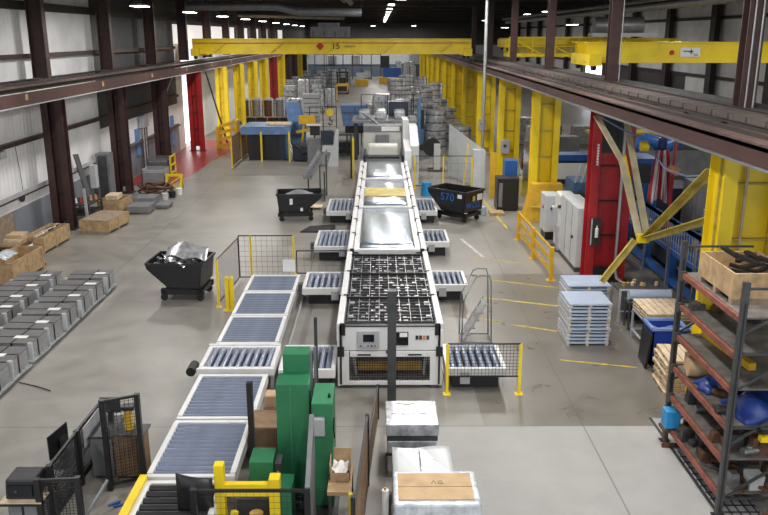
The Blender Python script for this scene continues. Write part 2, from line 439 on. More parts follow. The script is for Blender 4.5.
# lower crane columns on the left: colours as painted
left = {0: 'brown', 1: 'brown', 2: 'brown', 3: 'brown', 4: 'red', 5: 'yellow', 6: 'yellow', 7: 'yellow', 8: 'yellow', 9: 'red', 10: 'yellow', 11: 'brown', 12: 'brown', 13: 'yellow', 14: 'brown'}
left_y = {4: 52.0}
def crane_column(x, y, ztop, m, label, w=1.1, bars='dgrey', d=.42):
    t = T('crane_column', label, 'column', (x, y, 0))
    for sx in (-1, 1):
        c = x+sx*(w/2-.13)
        b = B(); b.box(c-.13, c+.13, y-d/2, y-d/2+.03, 0.02, ztop); b.box(c-.13, c+.13, y+d/2-.03, y+d/2, 0.02, ztop); b.box(c-.015, c+.015, y-d/2+.03, y+d/2-.03, .02, ztop)
        b.o('upright', m, t)
    B().box(x-w/2+.26, x+w/2-.26, y-.015, y+.015, .3, ztop).o('web_plate', m, t)
    z = .35
    while z < ztop-.3:
        B().box(x-w/2+.24, x+w/2-.24, y-.12, y-.016, z, z+.035).o('stiffener', bars, t); z += 1.05
    B().box(x-w/2-.08, x+w/2+.08, y-d/2-.08, y+d/2+.08, 0, .035).o('base_plate', bars, t)
    B().box(x-w/2, x+w/2, y-d/2, y+d/2, ztop, ztop+.03).o('cap_plate', bars, t)
    return t
cnt = {}
ys = [22.8, 30.2, 37.6, 45.0, 52.0, 59.8, 67.2, 74.6, 82.0, 89.4, 96.8, 104.2, 111.6, 119, 126.4]
for i, y in enumerate(ys):
    m = left[i]; 
    x = -12.12 if i < 4 else (-11.75 if i == 4 else -11.5)
    k = cnt.get(m, 0); cnt[m] = k+1
    word = {'brown': 'dark brown', 'red': 'red', 'yellow': 'yellow'}[m]
    crane_column(x, y, 4.98, m, '%s steel crane column along the left wall, %s of its colour' % (word, ORD[k]), bars=('dark_brown' if m != 'yellow' else 'ochre'), w=.78 if i < 4 else .85)
# right row of crane columns
ry = [14.6, 23.4, 32.4, 41.6, 50.8, 60.0, 69.2, 78.4, 87.6, 96.8, 106, 115.2, 124.4]
RIGHT = []
for i, y in enumerate(ry):
    if i == 1:
        t = crane_column(6.8, y, 5.18, 'red', 'red steel crane column with extinguisher board and grey conduit, right row', 1.22, 'dark_brown', .5)
    else:
        k = i if i == 0 else i-1
        t = crane_column(6.88 if i == 0 else 6.69, y, 5.18, 'yellow', 'bright yellow steel crane column in the right row, %s of the yellow ones' % ORD[k], 1.3 if i == 0 else 1.08, 'yellow_dull', .55 if i else .7)
    RIGHT.append(t)
# the extra boxed flange on the nearest yellow column, its dull back side
t = RIGHT[0]
B().box(7.42, 7.7, 14.2, 15.0, .02, 5.18).o('side_box', 'yellow', t)
B().box(6.3, 7.3, 14.62, 14.66, .3, 5.1).o('back_plate', 'yellow_dull', t)
B().cyl((6.75, 14.5, .1), (6.75, 14.5, 5.1), .03, 8).o('pipe', 'tan', t)
# signs and fittings of the red column
t = RIGHT[1]
sg = B().box(6.28, 6.4, 23.1, 23.14, 3.55, 4.2).o('sign_strip', 'red', t)
for k in range(8): B().box(6.31, 6.37, 23.09, 23.1, 3.56+.08*k, 3.62+.08*k).o('letter', 'flagwhite', t)
B().box(6.26, 6.55, 23.0, 23.13, 1.2, 2.0).o('extinguisher_board', 'dark_brown', t)
B().box(6.26, 6.29, 22.97, 23.0, 1.2, 2.0).o('board_edge', 'lgrey', t)
B().cyl((6.42, 22.93, 1.45), (6.42, 22.93, 1.72), .05, 12).cyl((6.42, 22.93, 1.72), (6.42, 22.93, 1.8), .02, 8).o('extinguisher', 'flagwhite', t)
B().tube([(7.05, 22.98, 5.1), (7.05, 22.98, .5), (7.1, 22.9, .2), (7.3, 22.7, .06)], .045, 10).o('conduit', 'conduit', t)
B().box(6.45, 7.15, 23.3, 23.37, 3.9, 5.1).o('upper_recess_shade', 'black', t)  # black panel before the web stands in for shade in the recess
B().box(6.45, 7.15, 23.2, 23.3, .1, .45).o('recess_shade', 'black', t)  # black block in place of the shade low between the uprights
# upper building columns standing on the right runway
for k in range(6):
    y = 15.9+9.35*k
    t = T('roof_column', 'dark brown roof column standing on the right crane walkway, %s one' % ORD[k], 'column', (7.2, y, 5.84))
    for yy in (y-.16, y+.13): B().box(7.0, 7.32, yy, yy+.03, 5.85, 9.3).o('flange', 'brown', t)
    B().box(7.14, 7.18, y-.13, y+.13, 5.85, 9.3).o('web', 'dark_brown', t)
    if k < 2:
        for xx in ((7.1, 7.25) if k == 0 else (7.35,)): B().cyl((xx, y-.19, 5.85), (xx, y-.19, 9.3), .018, 8).o('conduit', 'conduit', t)

# ================================================================ crane runways
t = T('crane_runway_beam', 'long brown crane runway beam with rail and walkway over the right columns', 'runway beam', (6.2, 70, 5.2))
B().box(5.8, 5.83, 8, 148, 5.27, 5.5).box(6.1, 6.14, 8, 148, 5.5, 5.6).box(6.35, 6.75, 8, 148, 5.21, 5.26).o('web', 'brown_beam', t)
B().box(5.72, 6.9, 8, 148, 5.235, 5.26).o('bottom_flange', 'duct', t)
B().box(5.7, 6.36, 8, 148, 5.6, 5.64).o('top_flange', 'brown_plate', t)
B().box(5.98, 6.04, 8, 148, 5.64, 5.70).o('rail', 'dark_brown', t)
b = B(); b.box(6.36, 7.0, 8, 148, 5.3, 5.7); b.o('inner_girder', 'dark_brown', t)
n = 0
g1 = bpy.data.meshes.new('x')
b = B(); b.box(6.36, 6.96, 8.0, 8.66, 5.735, 5.84); blk = b.o('walkway_panel', 'panelbrown', t); blk['kind'] = 'thing'
B().box(6.38, 6.96, 8, 76, 5.60, 5.73).o('panel_gap_shade', 'black', t)  # black strip stands for the shade under and between the panels
for k in range(1, 90):
    c = dup(blk, parent=t); c.location = (0, .75*k, 0)
B().box(6.97, 7.42, 8, 148, 5.76, 5.85).box(6.36, 6.97, 76, 148, 5.74, 5.85).o('walkway_deck', 'grate', t)
B().box(7.38, 7.42, 8, 148, 5.85, 5.93).o('toe_board', 'dgrey', t)
B().box(6.95, 7.0, 8, 76, 5.85, 5.87).o('deck_edge', 'black', t)
b = B()
for k in range(60): b.box(6.36, 6.42, 9+1.9*k, 9.25+1.9*k, 5.64, 5.67)
b.o('rail_clips', 'dark_brown', t)
t = T('crane_runway_beam', 'long brown crane runway beam with rail in front of the left wall', 'runway beam', (-11.6, 70, 5.0))
B().box(-11.4, -11.36, 8, 148, 5.03, 5.43).o('web', 'brown_beam', t)
B().box(-12.3, -11.3, 8, 148, 5.01, 5.04).o('bottom_flange', 'lgrey', t)
B().box(-12.1, -11.6, 8, 148, 5.43, 5.58).o('inner_girder', 'dark_brown', t)
B().box(-12.2, -11.5, 8, 148, 5.58, 5.64).o('top_flange', 'grateface', t)
B().box(-11.8, -11.74, 8, 148, 5.64, 5.70).o('rail', 'dark_brown', t)
for k in range(12):
    B().box(-11.38, -11.33, 26.2+7.4*k, 26.35+7.4*k, 5.2, 5.38).o('clip', 'wood', t)
for k in range(20): pass

# ================================================================ cranes
def bridge(x0, x1, y, z0, z1, label, walkway=True):
    t = T('overhead_crane', label, 'crane', ((x0+x1)/2, y, z0))
    for yy in (y, y+1.6):
        b = B(); b.box(x0, x1, yy-.25, yy+.25, z0, z0+.04).box(x0, x1, yy-.22, yy-.2, z0, z1).box(x0, x1, yy+.2, yy+.22, z0, z1).box(x0, x1, yy-.28, yy+.28, z1-.05, z1)
        b.o('girder', 'yellow', t)
    for xx in (x0+.25, x1-.25):
        B().box(xx-.25, xx+.25, y-.8, y+2.4, z0-.1, z0+.35).o('end_truck', 'yellow', t)
        for yy in (y-.5, y+2.1): B().cyl((xx-.08, yy, z0-.1), (xx+.08, yy, z0-.1), .2, 14).o('wheel', 'black', t)
    return t
t = bridge(-11.9, 5.9, 53, 6.06, 7.02, 'long yellow overhead crane bridge spanning the middle bay')
B().box(-11.8, 5.8, 52.60, 52.72, 6.75, 6.8).o('cable_tray', 'ochre', t)
for k in range(5):
    B().bar((-10.5+3.6*k, 52.7, 6.15), (-9.7+3.6*k, 52.7, 6.75), .04).o('diagonal_seam', 'yellow_dull', t)
text('15', .55, (-2.75, 52.68, 6.55), (R(90), 0, 0), 'inkblack', t, 'capacity_number')
B().box(-2.2, -1.5, 52.66, 52.7, 6.5, 6.6).o('nameplate', 'yellow_dull', t)
B().prism([(-4.0, 6.55), (-3.75, 6.8), (-3.5, 6.55), (-3.75, 6.3)], 'y', 52.66, 52.7).o('emblem', 'inkred', t)
b = B(); b.box(-4.4, -1.9, 53.3, 54.7, 7.1, 7.75).box(-3.9, -2.6, 53.4, 54.6, 7.75, 8.0); b.o('trolley', 'grey', t)
for k in range(4): B().cyl((-4.2+k*.7, 53.0, 7.05), (-4.2+k*.7, 53.0, 7.45), .03, 6).o('handrail_post', 'dgrey', t)
# hanging hook block
t = T('crane_hook', 'yellow crane hook block hanging on two dark cables in the left aisle', 'hook', (-3.25, 53.6, 2.1))
B().cyl((-3.12, 53.6, 2.5), (-3.12, 53.6, 7.1), .015, 6).cyl((-3.42, 53.6, 2.5), (-3.42, 53.6, 7.1), .015, 6).o('cable', 'black', t)
B().cyl((-3.27, 53.48, 2.3), (-3.27, 53.72, 2.3), .24, 20).o('sheave_block', 'yellow', t)
B().tube([(-3.27, 53.6, 2.08), (-3.27, 53.6, 1.85), (-3.12, 53.6, 1.72), (-3.14, 53.6, 1.52), (-3.3, 53.6, 1.48), (-3.4, 53.6, 1.62)], .04, 8).o('hook', 'black', t)
t = bridge(8.5, 23.2, 34, 6.12, 6.95, 'yellow overhead crane bridge with white sign in the right bay')
B().box(12.35, 13.15, 33.73, 33.78, 6.36, 6.72).o('sign', 'paper', t)
B().box(12.45, 12.72, 33.72, 33.73, 6.55, 6.61).box(12.83, 13.05, 33.72, 33.73, 6.46, 6.49).box(12.9, 13.08, 33.72, 33.73, 6.4, 6.43).o('sign_writing', 'steelblue', t)
B().prism([(12.68, 6.56), (12.76, 6.62), (12.78, 6.7), (12.8, 6.62), (12.88, 6.56), (12.8, 6.53), (12.78, 6.44), (12.75, 6.53)], 'y', 33.715, 33.73).o('sign_star', 'navy', t)
B().cyl((12.0, 33.78, 6.53), (12.0, 33.74, 6.53), .1, 12).o('badge', 'inkred', t)
t = bridge(7.5, 18, 50, 6.62, 7.05, 'truss-sided yellow crane with railed walkway, behind the signed crane')
B().box(7.5, 14.5, 48.2, 49.7, 6.0, 6.2).o('walkway', 'yellow', t)
B().box(7.5, 14.5, 49.6, 49.7, 6.2, 6.62).o('kick_panel', 'yellow_dull', t)
b = B()
for k in range(6): b.bar((7.6+1.35*k, 48.25, 6.1), (7.6+1.35*k, 48.25, 7.1), .06)
b.bar((7.6, 48.25, 7.1), (14.4, 48.25, 7.1), .07).bar((7.6, 48.25, 6.6), (14.4, 48.25, 6.6), .05); b.o('walkway_railing', 'yellow', t)
b = B()
for k in range(4): b.bar((8+1.6*k, 48.1, 6.9), (9.4+1.6*k, 48.1, 6.2), .07)
b.o('diagonal_braces', 'yellow', t)

# ================================================================ lamps, ducts
lamp_n = 0
def lamp(x, y, z, label, w=.5, l=1.2, power=0, grp=None):
    t = T('ceiling_lamp', label, 'lamp', (x, y, z), grp)
    B().box(x-w/2, x+w/2, y-l/2, y+l/2, z+.02, z+.1, .08, .08).o('housing', 'lgrey', t)
    B().box(x-w/2+.03, x+w/2-.03, y-l/2+.03, y+l/2-.03, z, z+.025).o('lens', 'lamp', t)
    for s in (-1, 1): B().cyl((x, y+s*l*.3, z+.1), (x, y+s*l*.3, 10.0), .01, 6).o('hanger_rod', 'dgrey', t)
    if power:
        ld = bpy.data.lights.new('lamp_light', 'AREA'); ld.shape = 'RECTANGLE'; ld.size = w; ld.size_y = l; ld.energy = power; ld.color = (1, .975, .94); ld.spread = R(180)
        lo = bpy.data.objects.new('lamp_light', ld); COL.objects.link(lo); lo.parent = t; lo.location = (0, 0, -.03)
    return t
PL = 350
for k in range(9):
    lamp(-9, 31.6+8.25*k, 8.25, 'small bright ceiling lamp in the left row, %s in view' % ORD[k], .55, .9, PL*.9)
for k in range(4): lamp(-9, -1.4+8.25*k, 8.25, 'small bright ceiling lamp in the left row before the camera', .55, .9, PL*.9, 'left lamps outside the view')
for k in range(9):
    lamp(.9, 61.5+9.2*k, 9.35, 'long bright lamp in the central ceiling row, %s in view' % ORD[k], .5, 2.4 if k else 3.2, PL*1.1)
for k in range(5): lamp(1.2 if k < 9 else .9, 3+10.5*k, 9.1, 'central ceiling lamp above the camera and the line', .6, 2.4, PL*1.25, 'central lamps outside the view')
for k in range(5): lamp(4.8, 0+10.5*k, 9.1, 'ceiling lamp above the right aisle', .6, 2.4, PL*.95, 'right aisle lamps outside the view')
for k, (x, y, z) in enumerate(((15, 74.6, 9.25), (15, 84, 9.25), (15, 64.5, 8.0), (15, 99, 8.1), (15, 118, 9.25))):
    lamp(x, y, z, 'small lamp under the dark roof of the right bay, %s of five' % ORD[k], .8, 1.0, PL*.8)
for k in range(3): lamp(15, 14+14*k, 9.1, 'right bay ceiling lamp above the blue line', .6, 1.6, PL*.9, 'right bay lamps outside the view')
for k, x in enumerate((-8, -1, 6)): lamp(x, 143, 8.8, 'lamp added to brighten the back wall, %s from the left' % ['first', 'second', 'third'][k], .8, 1.6, PL*1.4)  # added lamps, placed only to lift the dark back wall
def duct(pts, r, label, name='air_duct', m='duct'):
    t = T(name, label, 'duct', pts[0]); B().tube(pts, r, 12).o('pipe', m, t)
    for p in (pts[0], pts[-1]): B().cyl((p[0], p[1], p[2]+r*.9), (p[0], p[1], 10.0), .012, 6).o('hanger_rod', 'dgrey', t)
    return t
duct([(-10.6, 46, 8.75), (-5.6, 46, 8.75), (-4.6, 46.3, 8.5), (-1.0, 47, 8.45)], .22, 'fat grey air duct crossing under the dark roof at upper left')
duct([(-9.6, 57, 8.55), (-2.4, 58, 8.4)], .14, 'thin grey pipe behind the fat air duct at upper left')
duct([(-1.85, 30.0, 9.15), (-1.75, 52, 9.15)], .16, 'bright grey pipe running lengthwise under the roof, left of the central lamps')
duct([(-2.15, 30.0, 9.2), (-2.15, 52, 9.2)], .07, 'narrow pipe beside the bright lengthwise pipe under the roof')
duct([(11.5, 18, 8.36), (11.5, 75, 8.36)], .14, 'grey pipe running lengthwise high in the right bay')
duct([(13.4, 20, 8.9), (13.4, 90, 8.9)], .12, 'thin grey pipe above the first one in the right bay')
t = T('unit_heater', 'grey duct fan hung between pipes above the signed crane', 'heater', (13.6, 48, 7.4))
B().cyl((12.4, 48, 7.75), (15.2, 48, 7.75), .5, 20).o('drum', 'duct', t); B().box(12.2, 16, 47.6, 48.4, 7.15, 7.35).o('bracket', 'lgrey', t); B().cyl((12.9, 48, 8.2), (12.9, 48, 10), .02).o('hanger_rod', 'dgrey', t); B().cyl((15, 48, 8.2), (15, 48, 10), .02).o('hanger_rod', 'dgrey', t)
o = B().cyl((5.68, 44, .0), (5.68, 44, 9.3), .09, 10).o('conduit_pole', 'conduit'); rebase(o, (5.68, 44, 0)); tag(o, 'tall thin grey conduit pole rising past the right runway beam', 'pole')
# ================================================================ main line (centre x = .22)
CX = .22
def front_unit():
    t = T('stacking_machine', 'white front end of the long line, with control screen and caged yellow roller', 'machine', (CX, 15.9, 0))
    x0, x1 = CX-1.1, CX+1.1
    y0 = 15.6
    B().box(x0+.1, x1-.1, y0, y0+.12, .86, 1.38).o('front_panel', 'white', t, bevel=.008)
    B().box(x0+.06, x1-.06, y0-.01, y0+.12, 1.38, 1.405).o('top_lip', 'blackplastic', t)
    b = B(); b.box(x0+.06, x0+.24, y0-.02, y0+.06, .08, .84).box(x1-.26, x1-.06, y0-.02, y0+.06, .08, .84).box(x0+.24, x1-.26, y0-.02, y0+.06, .08, .17).box(x0+.26, x1-.26, y0-.02, y0+.06, .72, .84)
    fr = b.o('guard_frame', 'white', t, bevel=.006)
    b = B(); b.wire((x0+.25, y0+.02, .17), (x1-x0-.5, 0, 0), (0, 0, .56), 32, 10, .009); b.o('guard_mesh', 'black', fr)
    B().box(x0+.42, x0+.7, y0-.035, y0-.02, .755, .785).o('handle', 'black', fr)
    B().box(x1-.72, x1-.44, y0-.035, y0-.02, .755, .785).o('handle', 'black', fr)
    B().box(CX-.08, CX+.0, y0-.04, y0-.02, .8, .87).o('latch', 'black', t)
    cp = B().box(x0+.42, x0+.88, y0-.05, y0, .92, 1.3).o('control_panel', 'lgrey', t, bevel=.006)
    B().box(x0+.54, x0+.77, y0-.06, y0-.05, 1.07, 1.23).o('screen', 'glass', cp)
    for k, mm in enumerate(('dgrey', 'lgrey', 'dgrey', 'black', 'inkred')): B().cyl((x0+.49+.075*k, y0-.05, .98), (x0+.49+.075*k, y0-.065, .98), .018, 10).o('button', mm, cp)
    w = B().box(CX+.08, CX+.38, y0-.03, y0, .98, 1.27).o('side_window', 'glass', t)
    B().box(CX+.2, CX+.36, y0-.04, y0-.03, 1.17, 1.26).o('card', 'paper', w)
    for k, mm in enumerate(('navy', 'rust', 'inkorange', 'dgrey')):
        B().box(CX+.53+.075*k, CX+.59+.075*k, y0-.012, y0, 1.1, 1.19).box(CX+.55+.075*k, CX+.57+.075*k, y0-.013, y0-.011, 1.13, 1.16).o('logo_letter', mm, t)
    for sx in (-1, 1):
        xx = CX+sx*1.1
        a, c = sorted((xx, xx-sx*.07))
        B().box(a, c, y0, y0+.2, .06, 1.3).o('corner_post', 'white', t)
        a, c = sorted((xx-sx*.05, xx-sx*.09))
        B().box(a, c, y0-.03, y0-.001, .1, 1.42).o('cable_cover', 'black', t)
        B().box(CX+sx*1.03-.07, CX+sx*1.03+.07, y0-.06, y0-.02, .74, .95).o('hinge_block', 'black', t)
        B().box(CX+sx*.93-.09, CX+sx*.93+.09, y0+.0, y0+.2, 0, .07).o('foot', 'dgrey', t)
    B().box(x0+.1, x1-.1, y0+.5, y0+5.4, .84, 1.0).o('bed', 'dgrey', t)
    B().box(x0+.3, x1-.3, y0+1.2, y0+5.4, .02, .12).o('base', 'grey', t)
    B().cyl((x0+.42, y0+.3, .38), (x1-.42, y0+.3, .38), .11, 20).o('yellow_roller', 'amber', t)
    for s in (-1, 1): B().bar((CX+s*.78, y0+.25, .75), (CX+s*.72, y0+.3, .2), .06).o('lever', 'white', t)
    B().box(x0+.3, x1-.3, y0+1.0, y0+1.04, .15, .8).o('back_plate', 'lgrey', t)
    # skate grid on top
    b = B()
    for k in range(9): b.box(CX-.9+.225*k-.007, CX-.9+.225*k+.007, y0+.3, y0+5.7, 1.37, 1.40)
    b.o('lengthwise_bars', 'grid', t)['kind'] = 'stuff'
    b = B()
    for k in range(26): b.box(CX-.95, CX+.95, y0+.35+.205*k, y0+.375+.205*k, 1.3, 1.38)
    b.o('cross_bars', 'dgrey', t)['kind'] = 'stuff'
    b = B(); rnd = random.Random(3)
    for k in range(26):
        for j in range(19):
            if rnd.random() < .03: continue
            xx = CX-.91+.1*j+rnd.uniform(-.01, .01); yy = y0+.41+.205*k
            b.box(xx, xx+rnd.choice((.05, .08, .1)), yy, yy+rnd.choice((.025, .05, .08, .1)), 1.31, rnd.choice((1.34, 1.36, 1.372)))
    b.o('skate_plates', 'grid', t)['kind'] = 'stuff'
    B().box(CX-.95, CX+.95, y0+.3, y0+5.7, 1.2, 1.3).o('top_tray', 'grey', t)
    for yy in (1.8, 3.7, 5.5): B().box(CX-1.0, CX+1.0, y0+yy, y0+yy+.05, 1.36, 1.44).o('cross_beam', 'black', t)
    b = B()
    for s in (-1, 1):
        for k in range(6): b.box(CX+s*.83-.05, CX+s*.83+.05, y0+.5+.9*k, y0+.58+.9*k, 1.4, 1.44)
    b.o('sensor_blocks', 'lgrey', t)['kind'] = 'stuff'
    side_rails(t, y0, y0+5.85)
    return t
def side_rails(t, y0, y1, wide=.0):
    n = 3; L = (y1-y0)/n
    for s in (-1, 1):
        for k in range(n):
            a, c = sorted((CX+s*.96, CX+s*1.12))
            B().box(a, c, y0+k*L+.04, y0+(k+1)*L-.04, 1.05, 1.44, .01, .0).o('side_rail', 'white', t, bevel=.015)
            B().box(min(CX+s*.93, CX+s*1.04), max(CX+s*.93, CX+s*1.04), y0+k*L-.03, y0+k*L+.03, 1.2, 1.455).o('bracket', 'black', t)
        a, c = sorted((CX+s*.9, CX+s*1.05))
        B().box(a, c, y0+.1, y1-.1, .35, 1.05).o('side_skirt', 'lgrey', t)
        for yy in (y0+.5, y1-.5): B().box(CX+s*.98-.06, CX+s*.98+.06, yy-.06, yy+.06, 0, .35).o('leg', 'grey', t)
front_unit()
for k, (ya, yb, desc) in enumerate(((21.65, 27.45, 'nearest, behind the grid bed'), (27.5, 33.2, 'second, with a yellow reflection band'), (33.25, 38.1, 'farthest, before the white feeder'))):
    t = T('conveyor_section', 'silver sheet-topped section of the central line, %s' % desc, 'conveyor', (CX, (ya+yb)/2, 0))
    side_rails(t, ya, yb)
    B().box(CX-.95, CX+.95, ya, yb, 1.1, 1.3).o('bed', 'lgrey', t)
    b = B(); b.box(CX-.95, CX-.80, ya, yb, 1.3, 1.36).box(CX+.80, CX+.95, ya, yb, 1.3, 1.36); b.o('inner_rail', 'white', t)
    B().box(CX-.95, CX+.95, ya, ya+.14, 1.3, 1.43).o('cross_rail', 'white', t, bevel=.01)
    sh = B()
    def f(u, v, ya=ya, yb=yb): return (CX-.79+1.58*u, ya+.16+(yb-ya-.2)*v, 1.40+.008*math.sin(u*9+v*3))
    sh.sheet(f, 24, 6); sh.o('top_sheet', 'sheet', t, solid=.01)
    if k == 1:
        B().box(CX-.78, CX+.78, ya+2.0, ya+3.6, 1.413, 1.415).o('painted_reflection', 'yellow_dull', t)  # yellow reflection on the sheet, painted as a flat band
# feeder head at the far end
t = T('feeder_machine', 'white feeder head with angled side housing at the far end of the line', 'machine', (CX, 42, 0))
B().box(CX-.9, CX+.9, 38.2, 41.5, 1.0, 1.25).o('bed', 'dgrey', t)
B().box(CX-.8, CX+.75, 40.4, 41.2, 1.25, 1.9).o('press_roll_cover', 'cream', t, bevel=.12)
B().cyl((CX-.8, 40.2, 1.32), (CX+.8, 40.2, 1.32), .1, 16).o('pinch_roller', 'dgrey', t)
B().box(CX-1.05, CX+.95, 42.5, 43.6, .6, 2.3).o('rear_housing', 'cream', t, bevel=.02)
B().box(CX-1.05, CX+1.0, 42.45, 43.65, 2.3, 2.62).o('top_frame', 'grey', t)
B().box(CX-.1, CX+.85, 42.4, 42.45, 2.35, 2.58).o('white_plate', 'paper', t)  # plain white plate across the top frame
B().prism([(38.2, 1.0), (38.2, 1.9), (39.5, 1.9), (41.8, 2.1), (41.8, 3.0), (44.5, 2.9), (44.5, 0), (39.0, 0)], 'x', CX+1.0, CX+1.32).o('side_housing', 'white', t, bevel=.02)
B().prism([(39.5, 1.95), (41.6, 2.7), (43, 2.7), (43, 0), (39.5, 0)], 'x', CX+1.32, CX+1.75).o('outer_housing', 'ivory', t, bevel=.02)
B().box(CX+1.45, CX+1.65, 39.35, 39.5, .9, 1.5).o('housing_panel', 'lgrey', t)
for s in (-1, 1): B().box(CX+s*.95-.06, CX+s*.95+.06, 39.3, 41.9, 0, 1.5).o('side_frame', 'navy', t)
B().box(CX-.4, CX+.3, 42.0, 42.4, 0, 2.2).o('mast', 'grey', t)
B().bar((CX-1.1, 44.4, 3.1), (CX+.1, 42.8, 2.4), .12, .08).o('feed_arm', 'gsteel', t)
# dark uncoiler behind
t = T('uncoiler', 'dark navy uncoiler block with white top deck behind the feeder head', 'machine', (1.2, 49, 0))
B().box(.0, 2.25, 47.5, 50.5, .05, 2.25).o('body', 'navy', t)
B().box(-1.6, 2.25, 47.3, 50.7, 2.25, 2.4).o('deck', 'grey', t)
for x in (-1.2, -.2, .9): B().box(x, x+.65, 48, 49.6, 2.4, 2.9).o('cover', 'coil', t, bevel=.1)
B().box(2.27, 2.45, 47.6, 48.2, .05, 3.6).o('mast', 'bluemach', t)
B().box(.6, 1.8, 49.9, 50.6, 2.4, 3.3).o('motor_housing', 'navy', t)
B().box(-1.5, -1.3, 48, 49, 0, 2.25).o('support', 'dgrey', t)
t = T('coil_lifter', 'black arm and small white cabinet right of the feeder head', 'machine', (2.4, 44.0, 0))
B().bar((2.05, 44.2, 1.3), (3.0, 44.2, 1.3), .5, .25).o('arm', 'black', t); B().box(3.0, 3.35, 43.7, 44.3, .1, 1.5).o('cabinet', 'ivory', t); B().box(2.7, 3.6, 43.5, 44.4, 0, .1).o('base', 'dgrey', t); B().cyl((2.9, 43.9, 1.3), (2.9, 44.5, 1.3), .5, 16).o('wheel', 'black', t)
t = T('grey_stand', 'yellow and black guard post beside the left end of the line', 'post', (-1.35, 41.5, 0))
B().box(-1.4, -1.3, 41.45, 41.55, 0, 2.1).o('post', 'yellow', t); B().box(-1.5, -1.42, 41.4, 41.6, 0, 2.3).o('cable_duct', 'black', t)
t['category'] = 'post'; t.name = 'guard_post'

# ---- side transfer tables with rollers running lengthwise
def roller_table(name, label, x0, x1, y0, y1, z, axis='y', pitch=.13, body=True, legs=True, foot_side=0, rail_x=True, cat='conveyor', rmat='roller', rr=None):
    t = T(name, label, cat, ((x0+x1)/2, (y0+y1)/2, 0))
    w = .09
    b1 = B().box(x0, x1, y0, y0+w, z-.16, z+.03).o('end_rail', 'white', t, bevel=.008)
    b2 = B().box(x0, x1, y1-w, y1, z-.16, z+.03).o('end_rail', 'white', t, bevel=.008)
    for xx in (x0, x1-w): B().box(xx, xx+w, y0+w, y1-w, z-.16, z+.045).o('side_rail', 'white', t, bevel=.008)
    r = rr or pitch*.38
    B().box(x0+w, x1-w, y0+w, y1-w, z-.15, z-.12).o('pan', 'dgrey', t)
    if axis == 'y':
        n = int((x1-x0-2*w)/pitch); st = (x1-x0-2*w)/n
        first = B().cyl((x0+w+st/2, y0+w, z-.02), (x0+w+st/2, y1-w, z-.02), r, 10).o('roller', rmat, t)
        for k in range(1, n):
            c = dup(first, parent=t); c.location = (st*k, 0, 0)
    else:
        n = int((y1-y0-2*w)/pitch); st = (y1-y0-2*w)/n
        first = B().cyl((x0+w, y0+w+st/2, z-.02), (x1-w, y0+w+st/2, z-.02), r, 10).o('roller', rmat, t)
        for k in range(1, n):
            c = dup(first, parent=t); c.location = (0, st*k, 0)
    if body:
        B().box(x0+.15, x1-.12, y0+.25, y1-.1, .0, z-.16).o('drive_box', 'blackplastic', t)
    else:
        for xx in (x0+.06, x1-.06):
            for yy in (y0+.15, y1-.15): B().box(xx-.035, xx+.035, yy-.035, yy+.035, 0, z-.16).o('leg', 'lgrey', t)
    return t
index()
LT = []
side = [  # x0,x1,y0,y1
    (1.38, 2.64, 15.4, 16.8), (1.36, 2.46, 21.2, 22.6), (1.36, 2.36, 26.0, 27.8), (1.36, 2.3, 30.9, 33.4),
    (-2.12, -.92, 20.9, 22.5), (-2.15, -.92, 25.4, 27.7), (-2.1, -.92, 30.9, 33.4)]
lab = ['short roller table right of the line, nearest, behind the yellow-posted fence', 'short roller table right of the line, second, beside the rolling ladder', 'short roller table right of the line, third', 'short roller table right of the line, farthest, by the lettered hopper',
       'short roller table left of the line, nearest, behind the low mesh panel', 'short roller table left of the line, second, in front of the dark floor mat', 'short roller table left of the line, farthest, beside the plain black hopper']
for q, (a, l) in enumerate(zip(side, lab)):
    t = roller_table('roller_table', l, *a, .5, 'y', .15)
    xs = (a[0]+.3) if q < 4 else (a[1]-.4)
    B().box(xs, xs+.2, a[2]-.04, a[2]+.1, .2, .45).o('junction_box', 'lgrey', t)
    if q < 4: pass
    else:
        B().box(a[0]-.12, a[0], a[2]+.1, a[2]+.35, .4, .6).o('motor', 'dgrey', t)

# ---- the long outfeed run on the left
roller_table('roller_conveyor', 'blue roller section in the left run, nearest, beside the green machine', -3.68, -2.28, 11.2, 13.12, .5, 'x', .135, body=False)
roller_table('roller_conveyor', 'blue roller section in the left run, second, before the cross transfer', -3.68, -2.28, 13.18, 15.15, .5, 'x', .135, body=False)
t = roller_table('transfer_table', 'cross transfer table with slanting lengthwise rollers in the left run', -3.78, -2.2, 15.45, 16.7, .5, 'y', .145, body=False)
B().cyl((-3.95, 15.5, .42), (-3.95, 15.9, .42), .1, 14).o('motor', 'black', t)
B().box(-3.8, -2.2, 16.7, 16.76, .48, .56).o('guide_rail', 'white', t); B().box(-3.8, -2.2, 15.38, 15.44, .4, .54).o('guide_rail', 'white', t)
roller_table('roller_conveyor', 'blue roller section in the left run, third, just past the cross transfer', -3.68, -2.28, 16.85, 18.7, .5, 'x', .135, body=False)
roller_table('roller_conveyor', 'blue roller section in the left run, fourth', -3.68, -2.28, 18.75, 20.6, .5, 'x', .135, body=False)
roller_table('roller_conveyor', 'blue roller section in the left run, farthest, inside the yellow-posted fence', -3.68, -2.28, 20.65, 22.2, .5, 'x', .135, body=False)
roller_table('transfer_table', 'cross transfer table between the left run and the white front end', -2.1, -.92, 15.35, 16.75, .5, 'y', .14)
o = B().box(-2.18, -2.14, 16.9, 22.2, .0, .1).o('cable_duct', 'lgrey'); rebase(o, (-2.16, 19, 0)); tag(o, 'low grey cable duct on the floor along the left roller run', 'cable duct')
t = T('label_board', 'small white board standing at the far end of the left run', 'board', (-2.62, 22.3, 0))
B().box(-2.8, -2.45, 22.28, 22.31, .6, .95).o('board', 'paper', t); B().box(-2.64, -2.6, 22.3, 22.34, 0, .62).o('post', 'lgrey', t)
